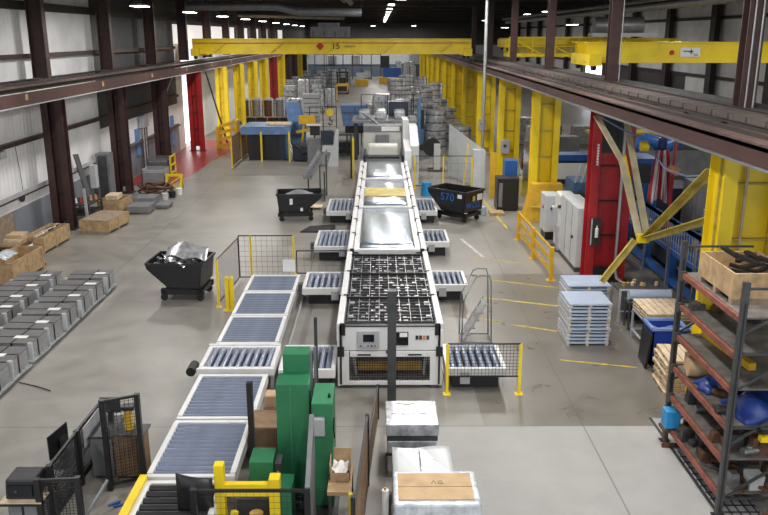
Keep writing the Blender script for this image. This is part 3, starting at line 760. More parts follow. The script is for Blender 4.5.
# black rollers nearest, yellow side
t = roller_table('roller_conveyor', 'black roller conveyor with yellow edge at the bottom of the frame', -3.62, -2.4, 9.0, 11.1, .5, 'x', .17, body=False, rmat='blackroller')
B().box(-3.74, -3.62, 8.9, 11.15, .36, .6).o('yellow_side', 'yellow', t)

# ---- fences
def fence(label, p, q, h, posts, name='safety_fence', pm='yellow', mm='black', z0=.12, pitch=.11, pw=.06, w=.007, frame=.03, pz=None):
    """framed wire panels from p to q; posts = list of fractions"""
    p, q = Vector((*p, 0)), Vector((*q, 0)); d = q-p
    t = T(name, label, 'fence', tuple(p))
    L = d.length; dn = d/L
    up = Vector((0, 0, 1))
    f = sorted(posts)
    for a in f:
        c = p+d*a
        B().bar(c, c+up*(pz or h), pw, pw, up=(dn.x, dn.y, 0)).o('post', pm, t)
        if pm == 'yellow': B().box(c.x-.08, c.x+.08, c.y-.08, c.y+.08, 0, .015).o('base_plate', pm, t)
    for a, c in zip([0]+[x for x in f if 0 < x < 1], [x for x in f if 0 < x < 1]+[1]):
        A, C = p+d*a+up*z0, p+d*c+up*z0; l = (C-A).length; hh = up*(h-z0)
        fr = B().bar(A, C, frame).bar(A+hh, C+hh, frame).bar(A, A+hh, frame, up=(dn.x, dn.y, 0)).bar(C, C+hh, frame, up=(dn.x, dn.y, 0)).o('panel_frame', mm, t)
        B().wire(A, C-A, hh, max(2, int(l/pitch)), max(2, int((h-z0)/pitch)), w).o('wire_mesh', mm, fr)
    return t
fence('low yellow-posted mesh fence in front of the right roller table', (1.4, 15.3), (2.9, 15.3), 1.12, [0, 1], z0=.4, pitch=.07)
fence('yellow-posted mesh fence wrapped behind the far end of the left run', (-4.25, 23.4), (-2.6, 23.4), 1.4, [.22, 1], z0=.1, w=.005, pitch=.16)
fence('dark mesh side fence left of the roller run, receding from the yellow posts', (-4.42, 20.9), (-4.25, 23.35), 1.35, [0], z0=.12, pitch=.09, w=.005)
t = T('guard_post', 'thick doubled yellow post in front of the left mesh fence', 'post', (-4.05, 20.6, 0))
B().box(-4.16, -4.07, 20.55, 20.65, 0, .95).box(-4.03, -3.94, 20.55, 20.65, 0, .95).o('channel', 'yellow', t); B().box(-4.1, -4.0, 20.57, 20.63, .1, .9).o('back_plate', 'ochre', t); B().box(-4.22, -3.88, 20.5, 20.7, 0, .02).o('base_plate', 'yellow', t)
fence('low black mesh panel between the left run and the central line', (-2.5, 23.3), (-.95, 23.3), .95, [], z0=.25, pitch=.2, w=.004, pm='black')
fence('mesh fence with yellow posts behind the lettered black hopper', (1.72, 38.5), (4.5, 38.5), 1.6, [0, .5, 1], z0=.15, pitch=.3, w=.006)
o = B().bar((4.1, 38.6, 0), (4.3, 38.6, 2.2), .06).o('yellow_post', 'yellow'); rebase(o, (4.1, 38.6, 0)); tag(o, 'single leaning yellow post beside the white panel rack', 'post')

# yellow safety railing
t = T('safety_railing', 'yellow two-rail floor barrier along the right aisle', 'railing', (5.15, 25.7, 0))
P0, P1, P2 = Vector((5.08, 28.4, 0)), Vector((5.14, 25.8, 0)), Vector((5.22, 23.3, 0))
for p in (P0, P1, P2):
    B().box(p.x-.06, p.x+.06, p.y-.06, p.y+.06, 0, 1.05).o('post', 'ochre', t); B().box(p.x-.13, p.x+.13, p.y-.13, p.y+.13, 0, .02).o('foot_plate', 'ochre', t)
for z in (.3, .65, .98):
    B().bar(P0+Vector((0, 0, z)), P2+Vector((0, 0, z)), .05, .14 if z < .9 else .08).o('rail', 'ochre', t)
# rolling ladder
t = T('rolling_ladder', 'grey rolling ladder with handrails standing right of the line', 'ladder', (2.35, 18.3, 0))
for y in (18.05, 18.65):
    b = B(); b.tube([(1.98, y, .05), (2.0, y, 1.1), (2.28, y, 1.7), (2.38, y, 1.75), (2.6, y, 1.74), (2.64, y, 1.6), (2.7, y, .05)], .018, 8)
    b.o('handrail', 'grey', t)
for y in (18.07, 18.63): B().bar((2.02, y, .1), (2.55, y, 1.05), .04, .03).o('stringer', 'lgrey', t)
for k in range(5): B().box(2.06+.1*k, 2.2+.1*k, 18.07, 18.63, .22+.19*k, .235+.19*k).o('step', 'grey', t)
b = B(); b.bar((1.98, 18.05, .06), (2.72, 18.05, .06), .03).bar((1.98, 18.65, .06), (2.72, 18.65, .06), .03).bar((1.98, 18.05, .06), (1.98, 18.65, .06), .03).bar((2.72, 18.05, .06), (2.72, 18.65, .06), .03); b.o('base_frame', 'grey', t)

# ---- tipping hoppers
def hopper(name, label, loc, rz, W=1.6, D=1.1, Hh=1.05, m='black'):
    """tilting hopper: chute lip to +x"""
    t = T(name, label, 'hopper', loc)
    x, y, z = loc
    th = .03; zb = .42
    hw, hd = W/2, D/2
    # hollow body from inner and outer side outlines
    prof = [(-hw, z+Hh), (-hw+.08, z+zb), (hw*.35, z+zb), (hw+.1, z+Hh*.85), (hw+.12, z+Hh)]
    b = B()
    for s in (-1, 1):
        a, c = sorted((y+s*hd, y+s*(hd-th)))
        b.prism([(x+u, w) for u, w in prof], 'y', a, c)
    pp = [(x+u, w) for u, w in prof]
    for (u0, w0), (u1, w1) in zip(pp[:-1], pp[1:]):
        b.hexa([(u0, y-hd, w0), (u1, y-hd, w1), (u1, y+hd, w1), (u0, y+hd, w0)], [(u0+.02, y-hd, w0+.03), (u1+.02, y-hd, w1+.03), (u1+.02, y+hd, w1+.03), (u0+.02, y+hd, w0+.03)])
    b.o('bin_body', m, t)
    b = B()
    for s in (-1, 1): b.box(x-hw-.04, x+hw+.14, y+s*hd-.025, y+s*hd+.025, z+Hh-.05, z+Hh+.02)
    b.box(x-hw-.04, x-hw+.02, y-hd, y+hd, z+Hh-.05, z+Hh+.02)
    b.o('rim', 'blackplastic', t)
    b = B(); b.box(x-hw+.02, x+hw*.7, y-hd+.1, y-hd+.22, z+.2, z+.36).box(x-hw+.02, x+hw*.7, y+hd-.22, y+hd-.1, z+.2, z+.36).box(x-hw+.05, x-hw+.2, y-hd+.1, y+hd-.1, z+.22, z+.34).box(x+hw*.5, x+hw*.62, y-hd+.1, y+hd-.1, z+.22, z+.34); b.o('fork_base', 'black', t)
    for s in (-1, 1): B().box(x-hw*.5, x+hw*.3, y+s*(hd-.16)-.05, y+s*(hd-.16)+.05, z+.34, z+zb+.02).o('rocker', 'blackplastic', t)
    for sx in (-.8, .62):
        for s in (-1, 1):
            c = B().cyl((x+sx*hw, y+s*(hd-.2)-.03, z+.1), (x+sx*hw, y+s*(hd-.2)+.03, z+.1), .1, 14).o('caster', 'rubber', t)
            B().box(x+sx*hw-.05, x+sx*hw+.05, y+s*(hd-.2)-.05, y+s*(hd-.2)+.05, z+.17, z+.23).o('fork', 'dgrey', c)
    return t, x, y, z
def scrap_pile(t, x, y, z, w, d, seed, m='scrap', n=7):
    rnd = random.Random(seed); b = B()
    for k in range(n):
        cx, cy = x+rnd.uniform(-w, w)*.6, y+rnd.uniform(-d, d)*.6; a = rnd.uniform(0, 3.1); L = rnd.uniform(.25, .5); zz = z+rnd.uniform(0, .15)
        u = Vector((math.cos(a), math.sin(a), rnd.uniform(-.3, .3)))*L; v = Vector((-math.sin(a), math.cos(a), rnd.uniform(-.2, .6)))*L*.7
        c = Vector((cx, cy, zz))
        b.sheet(lambda p, q: c+u*(p-.5)*2+v*(q-.5)*2+Vector((0, 0, .08*math.sin(p*5+q*4))), 5, 4)
    ob = b.o('scrap_sheets', m, None, solid=.006); rebase(ob, (x, y, z)); return ob
t, x, y, z = hopper('tipping_hopper', 'glossy black tipping hopper full of bright crumpled scrap, left of the fence', (-5.58, 21.9, 0), 0, 1.45, 1.3, 1.12)
B().box(-5.75, -5.3, 21.22, 21.26, .52, .58).o('label_bar', 'lgrey', t)
t.rotation_euler.z = R(176)
ob = scrap_pile(t, -5.5, 21.75, 1.0, .5, .42, 5, n=12); tag(ob, 'crumpled bright sheet metal scrap inside the near black hopper', 'scrap')
ob['kind'] = 'stuff'
ob = B().sheet(lambda u, v: (-6.0+1.15*u, 21.45+.55*v+.1*u, 1.08+.5*v*(1-.8*abs(u-.45))+.05*math.sin(7*u)), 8, 6).o('bent_sheet', 'wrap', solid=.008); rebase(ob, (-5.4, 21.6, .95)); tag(ob, 'large bent silver sheet sticking up out of the near black hopper', 'metal sheet')
t, x, y, z = hopper('tipping_hopper', 'plain black tipping hopper with small white stickers, left of the line', (-3.3, 31.9, 0), 0, 1.65, 1.2, 1.12)
B().box(-3.62, -3.5, 31.27, 31.3, .72, .95).o('sticker', 'paper', t); B().box(-3.2, -3.1, 31.27, 31.3, .45, .58).o('sticker', 'paper', t)
t.rotation_euler.z = R(5)
ob = B().sheet(lambda u, v: (-3.8+1.1*u, 31.5+.8*v, 1.0+.22*math.sin(3.1*u)*math.sin(3.1*v)), 8, 6).o('scrap_heap', 'grey'); rebase(ob, (-3.3, 31.9, 1.0)); tag(ob, 'dark grey scrap heap filling the plain black hopper', 'scrap'); ob['kind'] = 'stuff'
t, x, y, z = hopper('tipping_hopper', 'black tipping hopper sprayed with blue letters, right of the line', (3.15, 31.9, 0), 0, 1.75, 1.25, 1.25)
# writing sprayed on the two visible faces (before the thing is turned)
for k, ch in enumerate('S70'): text(ch, .42, (3.4-.24*k, 32.545, .98), (R(90), 0, R(180)), 'inkblue', t, 'spray_letter')
for k, ch in enumerate('CO'): text(ch, .34, (2.262, 31.95-.24*k, .68), (R(90), 0, R(-90)), 'inkblue', t, 'spray_letter')
text('W', .34, (2.262, 32.3, .7), (R(90), 0, R(-90)), 'inkblue', t, 'spray_letter')
B().box(2.45, 2.65, 32.53, 32.545, 1.0, 1.15).o('sticker', 'paper', t)
B().box(2.25, 2.265, 31.4, 31.75, .85, 1.1).o('sticker', 'flagwhite', t); B().box(2.25, 2.265, 31.9, 32.05, .85, 1.05).o('sticker', 'yellow_dull', t)
t.rotation_euler.z = R(138)
# floor mat
o = B().prism([(-3.0, 29.5), (-2.7, 30.4), (-1.75, 30.7), (-1.7, 30.1), (-2.0, 29.5)], 'z', 0, .05).o('rubber_mat', 'rubber'); rebase(o, (-2.3, 30, 0)); tag(o, 'dark rubber mat lying on the floor left of the line', 'mat')
# inclined conveyor, control cabinet, kiosk
t = T('inclined_conveyor', 'narrow inclined chute on a dark stand behind the plain black hopper', 'conveyor', (-2.8, 35.5, 0))
b = B().bar((-3.1, 34.2, 1.25), (-2.6, 37.0, 2.0), .34, .06); b.o('chute', 'gsteel', t)
b = B(); b.bar((-3.28, 34.2, 1.33), (-2.78, 37.0, 2.08), .03, .16).bar((-2.92, 34.2, 1.33), (-2.42, 37.0, 2.08), .03, .16); b.o('side_guard', 'grey', t)
for p in ((-2.45, 36.8), (-2.75, 36.8), (-2.45, 35.4), (-3.1, 34.6)): B().box(p[0]-.03, p[0]+.03, p[1]-.03, p[1]+.03, 0, 1.9 if p[1] > 36 else 1.35).o('leg', 'dgrey', t)
B().box(-2.8, -2.42, 35.4, 36.8, .25, .3).o('lower_shelf', 'dgrey', t)
t = T('wooden_pallet', 'small pale pallet on the floor under the narrow inclined chute', 'pallet', (-2.8, 33.9, 0))
B().box(-3.15, -2.45, 33.6, 34.2, .09, .12).o('deck', 'palewood', t); B().box(-3.15, -3.05, 33.6, 34.2, 0, .09).box(-2.55, -2.45, 33.6, 34.2, 0, .09).o('runner', 'oldwood', t)
t = T('control_cabinet', 'grey control cabinet with dark monitor on top, left of the chute', 'cabinet', (-3.7, 46, 0))
B().box(-4.1, -3.3, 45.7, 46.3, .15, 1.55).o('body', 'grey', t); B().box(-3.95, -3.4, 46, 46.1, 1.7, 2.3).o('monitor', 'black', t); B().box(-4.15, -3.3, 45.95, 46.0, 2.25, 2.35).o('monitor_edge', 'paper', t); B().box(-3.75, -3.65, 46, 46.1, 1.55, 1.7).o('stand', 'black', t); B().box(-4.0, -3.4, 45.8, 46.2, 0, .15).o('plinth', 'black', t)
t = T('control_kiosk', 'white operator kiosk with angled dark screen beside the control cabinet', 'kiosk', (-2.7, 45.6, 0))
B().prism([(-2.95, 0), (-2.35, 0), (-2.3, 2.0), (-2.45, 2.1), (-2.6, 1.2), (-3.2, 1.2), (-3.25, .85), (-2.75, .8)], 'y', 45.4, 45.9).o('body', 'ivory', t)
B().box(-3.3, -2.6, 45.5, 45.9, 1.25, 2.0).o('screen', 'navy', t)
o = B().cyl((2.2, 36.8, 0), (2.2, 36.8, .62), .27, 16, .22).o('plastic_drum', 'skyblue'); rebase(o, (2.2, 36.8, 0)); tag(o, 'sky blue plastic drum standing right of the line by the mesh fence', 'drum')
# ================================================================ left wall goods
RN = random.Random(11)
def plank_crate(name, label, loc, w, d, h, m='wood', rz=0, open_top=True, slats=True, pal=True, cat='crate', th=.03):
    x, y, z = loc
    t = T(name, label, cat, loc)
    z0 = z+.1 if pal else z
    if pal:
        for k in (-1, 0, 1): B().box(x-w/2, x+w/2, y+k*(d/2-.06)-.05, y+k*(d/2-.06)+.05, z, z+.1).o('skid', 'oldwood', t)
    for s in (-1, 1):
        a, c = sorted((x+s*w/2, x+s*(w/2-th))); B().box(a, c, y-d/2+th, y+d/2-th, z0, z+h).o('side_panel', m, t)
        a, c = sorted((y+s*d/2, y+s*(d/2-th))); B().box(x-w/2, x+w/2, a, c, z0, z+h).o('end_panel', m, t)
    B().box(x-w/2+th, x+w/2-th, y-d/2+th, y+d/2-th, z0, z0+.03).o('floor_board', m, t)
    if slats:
        n = max(2, int(d/.8))
        for i in range(n+1):
            yy = y-d/2+.05+(d-.1)*i/n; B().box(x+w/2, x+w/2+.025, yy-.045, yy+.045, z0, z+h).o('batten', m, t)
        n = max(1, int(w/.8))
        for i in range(n+1):
            xx = x-w/2+.05+(w-.1)*i/n; B().box(xx-.045, xx+.045, y-d/2-.025, y-d/2, z0, z+h).o('batten', m, t)
    if not open_top:
        b = B(); n = max(3, int(w/.16))
        for i in range(n): b.box(x-w/2+w*i/n+.004, x-w/2+w*(i+1)/n-.004, y-d/2-.02, y+d/2+.02, z+h, z+h+.025)
        b.o('lid_boards', 'oldwood', t)
    t.rotation_euler.z = rz
    return t
plank_crate('wooden_crate', 'long open wooden crate of offcuts by the first left column', (-11.7, 27.4, 0), .7, 2.1, .62, rz=R(-3))
for k in range(7):
    y = 26.6+.24*k; a = RN.uniform(-.6, .6)
    o = B().bar((-11.9, y, .5+.05*(k % 2)), (-11.45+.1*math.sin(a), y+a*.4, .72), .14, .05).o('offcut_board', 'paper' if k % 3 == 0 else ('palewood' if k % 3 == 1 else 'dgrey')); rebase(o, (-11.7, y, .6))
    tag(o, 'loose board or bracket lying in the long open wooden crate', 'board', 'offcuts in the long crate')
plank_crate('wooden_crate', 'closed wooden crate with grey plank lid on the floor by the left wall', (-10.6, 30.2, 0), 1.15, 1.75, .5, m='wood', open_top=False, rz=R(-8))
plank_crate('wooden_crate', 'yellowish wooden box standing behind the plank-lidded crate', (-11.15, 33.2, 0), .95, 1.3, .62, rz=R(-5), m='wood')
o = B().box(-11.4, -10.9, 32.8, 33.5, .6, .8).o('cardboard_box', 'palewood', bevel=.01); rebase(o, (-11.1, 33.1, .6)); tag(o, 'pale carton lying in the yellowish box behind the plank-lidded crate', 'box')
plank_crate('wooden_crate', 'light wooden crate cut by the left frame edge, behind the steel bundles', (-11.2, 23.7, 0), .85, 2.0, .75, rz=R(-3))
o = B().sheet(lambda u, v: (-11.6+.6*u, 22.7+.9*v, .82+.13*math.sin(3.1*u)), 8, 4).o('plastic_cover', 'clearwrap', solid=.01); rebase(o, (-11.6, 22.9, .8)); tag(o, 'crumpled pale plastic lying on the crate cut by the left edge', 'plastic sheet')
# table with offcuts, little machine beside the crate
t = T('work_trolley', 'small cluttered trolley with pale carton between steel bundles and long crate', 'trolley', (-11.9, 25.6, 0))
B().box(-12.3, -11.6, 25.0, 26.0, .55, .6).o('top', 'rust', t)
for p in ((-12.25, 25.05), (-11.65, 25.05), (-12.25, 25.95), (-11.65, 25.95)): B().box(p[0]-.03, p[0]+.03, p[1]-.03, p[1]+.03, 0, .55).o('leg', 'black', t)
B().box(-12.2, -11.7, 25.1, 25.8, .15, .18).o('shelf', 'black', t)
for k in range(3):
    o = B().box(-12.25+.05*k, -11.72+.04*k, 25.1+.1*k, 25.85, .601+.12*k, .71+.12*k).o('carton', 'card' if k != 1 else 'palewood', bevel=.008); rebase(o, (-12, 25.5, .6+.12*k)); tag(o, 'flat carton on the cluttered trolley, %s from the top' % ['third', 'second', 'first'][k], 'box')
o = B().box(-11.95, -11.6, 25.7, 26.0, .2, .5).o('paper_bin', 'paper'); rebase(o, (-11.8, 25.8, .2)); tag(o, 'white box on the shelf of the cluttered trolley', 'box')
for k in range(6):
    a = RN.uniform(0, 3); o = B().bar((-11.9+.15*k, 24.7+.12*(k % 2), .04), (-11.9+.15*k+.4*math.cos(a), 24.7+.12*(k % 2)+.3*math.sin(a), .1), .06).o('floor_offcut', 'rust' if k % 2 else 'green'); rebase(o, (-11.7+.15*k, 24.8, .04)); tag(o, 'small offcut lying on the floor in front of the cluttered trolley', 'offcut', 'offcuts on the floor by the trolley')
# shelf with tools after column 1, pipes
t = T('tool_rack', 'dark low rack with orange and white items behind the first left column', 'rack', (-11.9, 31.6, 0))
for z in (.35, .75): B().box(-12.4, -11.4, 30.9, 32.5, z, z+.04).o('shelf', 'dark_brown', t)
for p in ((-12.35, 30.95), (-11.45, 30.95), (-12.35, 32.45), (-11.45, 32.45)): B().box(p[0]-.03, p[0]+.03, p[1]-.03, p[1]+.03, 0, .78).o('leg', 'dgrey', t)
for k in range(6):
    o = B().cyl((-12.2+.13*k, 31.1+.2*k, .791), (-12.2+.13*k, 31.1+.2*k, .98), .07, 10, .05).o('canister', ['inkorange', 'paper', 'inkred', 'dgrey', 'wood', 'inkorange'][k]); rebase(o, (-12.2+.13*k, 31.1+.2*k, .791)); tag(o, 'small %s canister standing on the dark low rack' % ['orange', 'white', 'red', 'grey', 'tan', 'farther orange'][k], 'can')
o = B().bar((-11.35, 30.5, 0), (-11.42, 30.55, 1.5), .09).o('white_post', 'lgrey'); rebase(o, (-11.35, 30.5, 0)); tag(o, 'pale grey upright post beside the first left column', 'post')
o = B().bar((-12.2, 33.2, .6), (-12.75, 33.6, 2.4), .22, .06).o('leaning_beam', 'dgrey'); rebase(o, (-12.2, 33.2, 0)); tag(o, 'dark beam leaning against the left wall behind the first column', 'beam')
o = B().box(-12.75, -12.5, 35.0, 35.35, .7, 1.7).o('wall_box', 'ivory'); rebase(o, (-12.6, 35.2, .7)); tag(o, 'narrow white box fixed on the left wall between columns', 'box')
for k, (x, y, w, d, h) in enumerate(((-10.05, 33.2, .9, 1.0, .35), (-10.25, 34.7, .9, 1.0, .4), (-9.35, 34.2, .55, .9, .2))):
    t = T('steel_stack', 'grey stack of flat steel sheets beside the wooden crates, %s' % ['nearest the yellowish box', 'farthest back', 'lowest, on the aisle side'][k], 'sheet stack', (x, y, 0))
    B().box(x-w/2, x+w/2, y-d/2, y+d/2, .08, h).o('sheets', 'grey', t, bevel=.01)
    for s in (-1, 1): B().box(x-w/2, x+w/2, y+s*d*.35-.05, y+s*d*.35+.05, 0, .08).o('bearer', 'oldwood', t)
# hose pile
pts = []
for k in range(60):
    a = k*.55; r = .55+.12*math.sin(k*1.3)
    pts.append((-10.45+r*math.cos(a)*1.2, 37.0+r*math.sin(a)*1.3, .08+.006*k+.12*abs(math.sin(k*.9))))
o = B().tube(pts, .05, 6).o('hose_pile', 'rust'); rebase(o, (-10.9, 37, 0)); tag(o, 'tangled reddish brown hose heaped against the second left column', 'hose')
for k, (x, y, m, w) in enumerate(((-9.55, 36.4, 'black', 'black'), (-9.4, 37.1, 'paper', 'small white'), (-9.75, 35.9, 'ivory', 'pale'))):
    o = B().cyl((x, y, 0), (x, y, .3), .14, 12, .16).o('bucket', m); rebase(o, (x, y, 0)); tag(o, '%s bucket on the floor beside the hose pile' % w, 'bucket')
t = T('ladder_door', 'tall narrow grey cabinet between the first two left columns', 'cabinet', (-12.4, 36.0, 0)); t.name = 'tall_cabinet'
B().box(-12.75, -12.15, 35.9, 36.5, 0, 2.1).o('body', 'grey', t); B().box(-12.65, -12.25, 35.88, 35.9, .1, 2.0).o('door', 'dgrey', t)
for k, (x, y, h, m) in enumerate(((-11.3, 40.2, .75, 'lgrey'), (-11.7, 42.6, .95, 'grey'))):
    t = T('wire_bin', 'grey wire-sided bin by the left wall, %s' % ('nearer one, in front of the yellow cart' if k == 0 else 'farther one, touching the yellow cart'), 'bin', (x, y, 0))
    B().wire((x-.55, y-.5, .1), (1.1, 0, 0), (0, 0, h-.1), 12, 8, .03).wire((x+.55, y-.5, .1), (0, 1.0, 0), (0, 0, h-.1), 10, 8, .03).wire((x-.55, y+.5, .1), (1.1, 0, 0), (0, 0, h-.1), 12, 8, .03).wire((x-.55, y-.5, .1), (0, 1, 0), (0, 0, h-.1), 10, 8, .03).o('wire_sides', m, t)
    B().box(x-.53, x+.53, y-.48, y+.48, .1, h*.8).o('contents', m, t)
    for sx in (-1, 1):
        for sy in (-1, 1): B().box(x+sx*.5-.04, x+sx*.5+.04, y+sy*.45-.04, y+sy*.45+.04, 0, .1).o('foot', 'dgrey', t)
t = T('yellow_cart', 'yellow tubular cart end against the grey wire bin', 'cart', (-11.0, 42.4, 0))
b = B()
for y in (42.0, 43.0): b.bar((-11.0, y, 0), (-11.0, y, 1.1), .07)
for z in (.2, .6, 1.05): b.bar((-11.0, 42.0, z), (-11.0, 43.0, z), .07)
b.o('frame', 'yellow', t)
t = T('trestle', 'yellow folding sawhorse lying on the red floor edge', 'trestle', (-10.0, 38.6, 0))
for x in (-10.35, -9.65):
    B().bar((x, 38.3, 0), (x+.05, 38.6, .65), .07).bar((x, 38.95, 0), (x+.05, 38.65, .65), .07).o('leg_pair', 'yellow', t)
b = B(); b.bar((-10.4, 38.62, .66), (-9.55, 38.62, .66), .1, .12).bar((-10.35, 38.35, .15), (-9.65, 38.35, .15), .04).bar((-10.35, 38.35, .15), (-9.65, 38.62, .6), .04)
b.o('frame', 'yellow', t)
# wall fittings
for k, (y, z0, z1, m, l) in enumerate(((43.1, 1.0, 2.4, 'steelblue', 'tall narrow blue poster board on the left wall'), (50.5, .6, 2.4, 'steelblue', 'narrow dark blue board on the grey left wall beyond the red floor'))):
    o = B().box(-13.0, -12.9, y-.3, y+.3, z0, z1).o('wall_board', m); rebase(o, (-12.95, y, z0)); tag(o, l, 'board')
t = T('pipe_rack', 'grey vertical pipes and fittings fixed to the left wall by the third column', 'pipes', (-12.8, 44.0, 0))
for k in range(4): B().cyl((-12.8, 43.7+.22*k, .0), (-12.8, 43.7+.22*k, 2.7+.2*(k % 2)), .05, 8).o('pipe', ['lgrey', 'rust', 'lgrey', 'dgrey'][k], t)
B().box(-12.95, -12.7, 43.5, 44.5, 2.4, 3.0).o('junction_box', 'lgrey', t)
t = T('speaker', 'small white loudspeaker on the dark left wall', 'speaker', (-12.6, 40.2, 4.6)); B().cyl((-12.9, 40.2, 4.6), (-12.6, 40.2, 4.55), .08, 10, .2).o('horn', 'ivory', t); B().box(-13, -12.9, 40.1, 40.3, 4.5, 4.7).o('bracket', 'dgrey', t)
t = T('wall_lamp', 'small pale green exit box on the left wall girt at the frame edge', 'sign box', (-12.9, 27.3, 3.15)); t.name = 'exit_box'
B().box(-13.0, -12.78, 27.1, 27.5, 3.15, 3.4).o('box', 'ivory', t, bevel=.01)
o = B().cyl((-12.99, 28.6, 1.55), (-12.9, 28.6, 1.55), .16, 16).o('wall_gauge', 'dgrey'); rebase(o, (-12.95, 28.6, 1.55)); tag(o, 'round dark gauge on the white left wall panel', 'gauge')
o = B().tube([(-12.88, 28.4, 3.4), (-12.88, 28.55, 2.5), (-12.88, 28.6, 1.7)], .012, 6).o('cable', 'dgrey'); rebase(o, (-12.88, 28.4, 3.4)); tag(o, 'thin cable dropping to the round gauge on the left wall', 'cable')
o = B().bar((-12.3, 45.5, 3.2), (-12.2, 48.5, 4.9), .06).o('wall_brace', 'lgrey'); rebase(o, (-12.3, 45.5, 3.2)); tag(o, 'thin diagonal brace beside the third left column', 'brace')
o = B().bar((-11.2, 53.0, 4.95), (-10.0, 53.2, .1), .14, .1).o('diagonal_strut', 'black'); rebase(o, (-10, 53.2, 0)); tag(o, 'black diagonal strut from the runway down beside the red left column', 'strut')

# steel sheet bundles, two rows
def bundle(loc, w, d, h, label, grp=None, rz=0, top='stainless'):
    x, y, z = loc
    t = T('sheet_bundle', label, 'metal bundle', loc, grp)
    B().box(x-w/2, x+w/2, y-d/2, y+d/2, z+.1, z+h-.025).o('sheets', 'sheetedge', t)
    B().box(x-w/2-.02, x+w/2+.02, y-d/2-.02, y+d/2+.02, z+h-.025, z+h).o('top_sheet', top, t)
    B().box(x-w/2-.05, x+w/2+.05, y-d/2-.05, y+d/2+.05, z+.06, z+.1).o('pallet_deck', 'clearwrap', t)
    for s in (-.4, .4): B().box(x-w/2, x+w/2, y+s*d-.05, y+s*d+.05, z, z+.06).o('pallet_skid', 'oldwood', t)
    for s in (-.05,):
        b = B(); e = .012
        b.box(x-w/2-e, x+w/2+e, y+s*d-.018, y+s*d+.018, z+h, z+h+.006).box(x+w/2, x+w/2+e, y+s*d-.018, y+s*d+.018, z+.06, z+h).box(x-w/2-e, x-w/2, y+s*d-.018, y+s*d+.018, z+.06, z+h)
        b.o('strap', 'black', t)
    for s in (.12,):
        b = B(); b.box(x+s*w-.018, x+s*w+.018, y-d/2-.03, y+d/2+.03, z+h, z+h+.006).box(x+s*w-.018, x+s*w+.018, y-d/2-.034, y-d/2-.02, z+.06, z+h); b.o('strap', 'black', t)
    for sx in (-1, 1): B().box(x+sx*w/2-.05, x+sx*w/2+.05, y-d/2-.03, y-d/2+.03, z+.1, z+h+.004).o('corner_guard', 'ivory', t)
    a = RN.uniform(-.1, .1)
    B().box(x+.1+a, x+.4+a, y-.08+a, y+.08+a, z+h+.004, z+h+.012).o('paper_tag', 'paper', t)
    t.rotation_euler.z = rz
    return t
OY = [22.35, 21.3, 20.3, 19.3, 18.3, 17.35, 16.3, 15.35]
for i, y in enumerate(OY):
    ii = len(OY)-1-i
    bundle((-8.42, y, 0), 1.1, .8, .52, 'strapped stack of steel sheets, %s in the aisle-side row by the left edge' % ORD[ii], rz=R(RN.uniform(-3, 2)))
IY = [22.2, 21.25, 20.3, 19.35, 18.4, 17.4]
for i, y in enumerate(IY):
    bundle((-9.9, y, 0), 1.1, .82, .52, 'strapped stack of steel sheets, %s in the wall-side row by the left edge' % ORD[len(IY)-1-i], rz=R(RN.uniform(-3, 2)))
o = B().tube([(-7.75, 15.9, .02), (-7.3, 15.7, .02), (-6.9, 15.45, .03)], .012, 6).o('loose_strap', 'black'); rebase(o, (-7.5, 15.8, 0)); tag(o, 'loose black strap on the floor beside the nearest steel sheets', 'strap')

# ================================================================ foreground left: workstation and cage
t = T('strapping_cabinet', 'grey workstation cabinet cut by the lower left frame edge', 'cabinet', (-5.3, 10.7, 0)); t.name = 'workstation_cabinet'
B().box(-5.5, -5.05, 10.45, 10.95, 0, .53).o('body', 'grey', t); B().box(-5.6, -4.98, 10.4, 11.0, .56, .58).o('worktop', 'palewood', t); B().box(-5.62, -4.96, 10.38, 11.02, .53, .56).o('worktop_edge', 'black', t); B().box(-5.3, -5.27, 10.44, 10.45, 0, .5).o('door_gap', 'black', t)
t = T('printer', 'black box printer on the wooden top of the grey cabinet', 'printer', (-5.3, 10.7, .58))
B().box(-5.54, -5.06, 10.48, 10.92, .58, .9, .02, .02).o('body', 'blackplastic', t, bevel=.03)
B().box(-5.48, -5.12, 10.46, 10.5, .64, .82).o('front_window', 'glass', t); B().cyl((-5.36, 10.45, .73), (-5.36, 10.47, .73), .025, 12).o('knob', 'dgrey', t)
t = T('computer_desk', 'grey desk top behind the mesh fence at lower left', 'desk', (-5.2, 12.3, 0))
B().box(-5.4, -5.02, 11.15, 12.9, .36, .4).o('desktop', 'grey', t)
for p in ((-5.36, 11.2), (-5.06, 11.2), (-5.36, 12.85), (-5.06, 12.85)): B().box(p[0]-.025, p[0]+.025, p[1]-.025, p[1]+.025, 0, .36).o('leg', 'dgrey', t)
o = B().box(-5.38, -5.1, 11.25, 11.6, .4, .42).o('paper_stack', 'paper'); rebase(o, (-5.2, 11.4, .4)); tag(o, 'white papers on the grey desk beside the printer', 'paper')
t = T('monitor', 'black flat monitor standing on the grey desk, seen nearly edge on', 'monitor', (-5.3, 12.2, .4))
B().hexa([(-5.40, 11.75, .5), (-5.30, 12.3, .5), (-5.28, 12.3, .5), (-5.38, 11.75, .5)], [(-5.40, 11.75, .92), (-5.30, 12.3, .92), (-5.28, 12.3, .92), (-5.38, 11.75, .92)]).o('screen', 'black', t)
B().bar((-5.27, 12.1, .4), (-5.27, 12.1, .7), .05).box(-5.36, -5.2, 12.0, 12.2, .4, .42).o('stand', 'black', t)
B().box(-5.31, -5.24, 12.0, 12.2, .6, .75).o('back_housing', 'blackplastic', t)
t = T('keyboard', 'grey keyboard and cables on the desk in front of the monitor', 'keyboard', (-5.15, 11.85, .4)); B().box(-5.2, -5.06, 11.7, 12.0, .4, .42).o('body', 'dgrey', t)
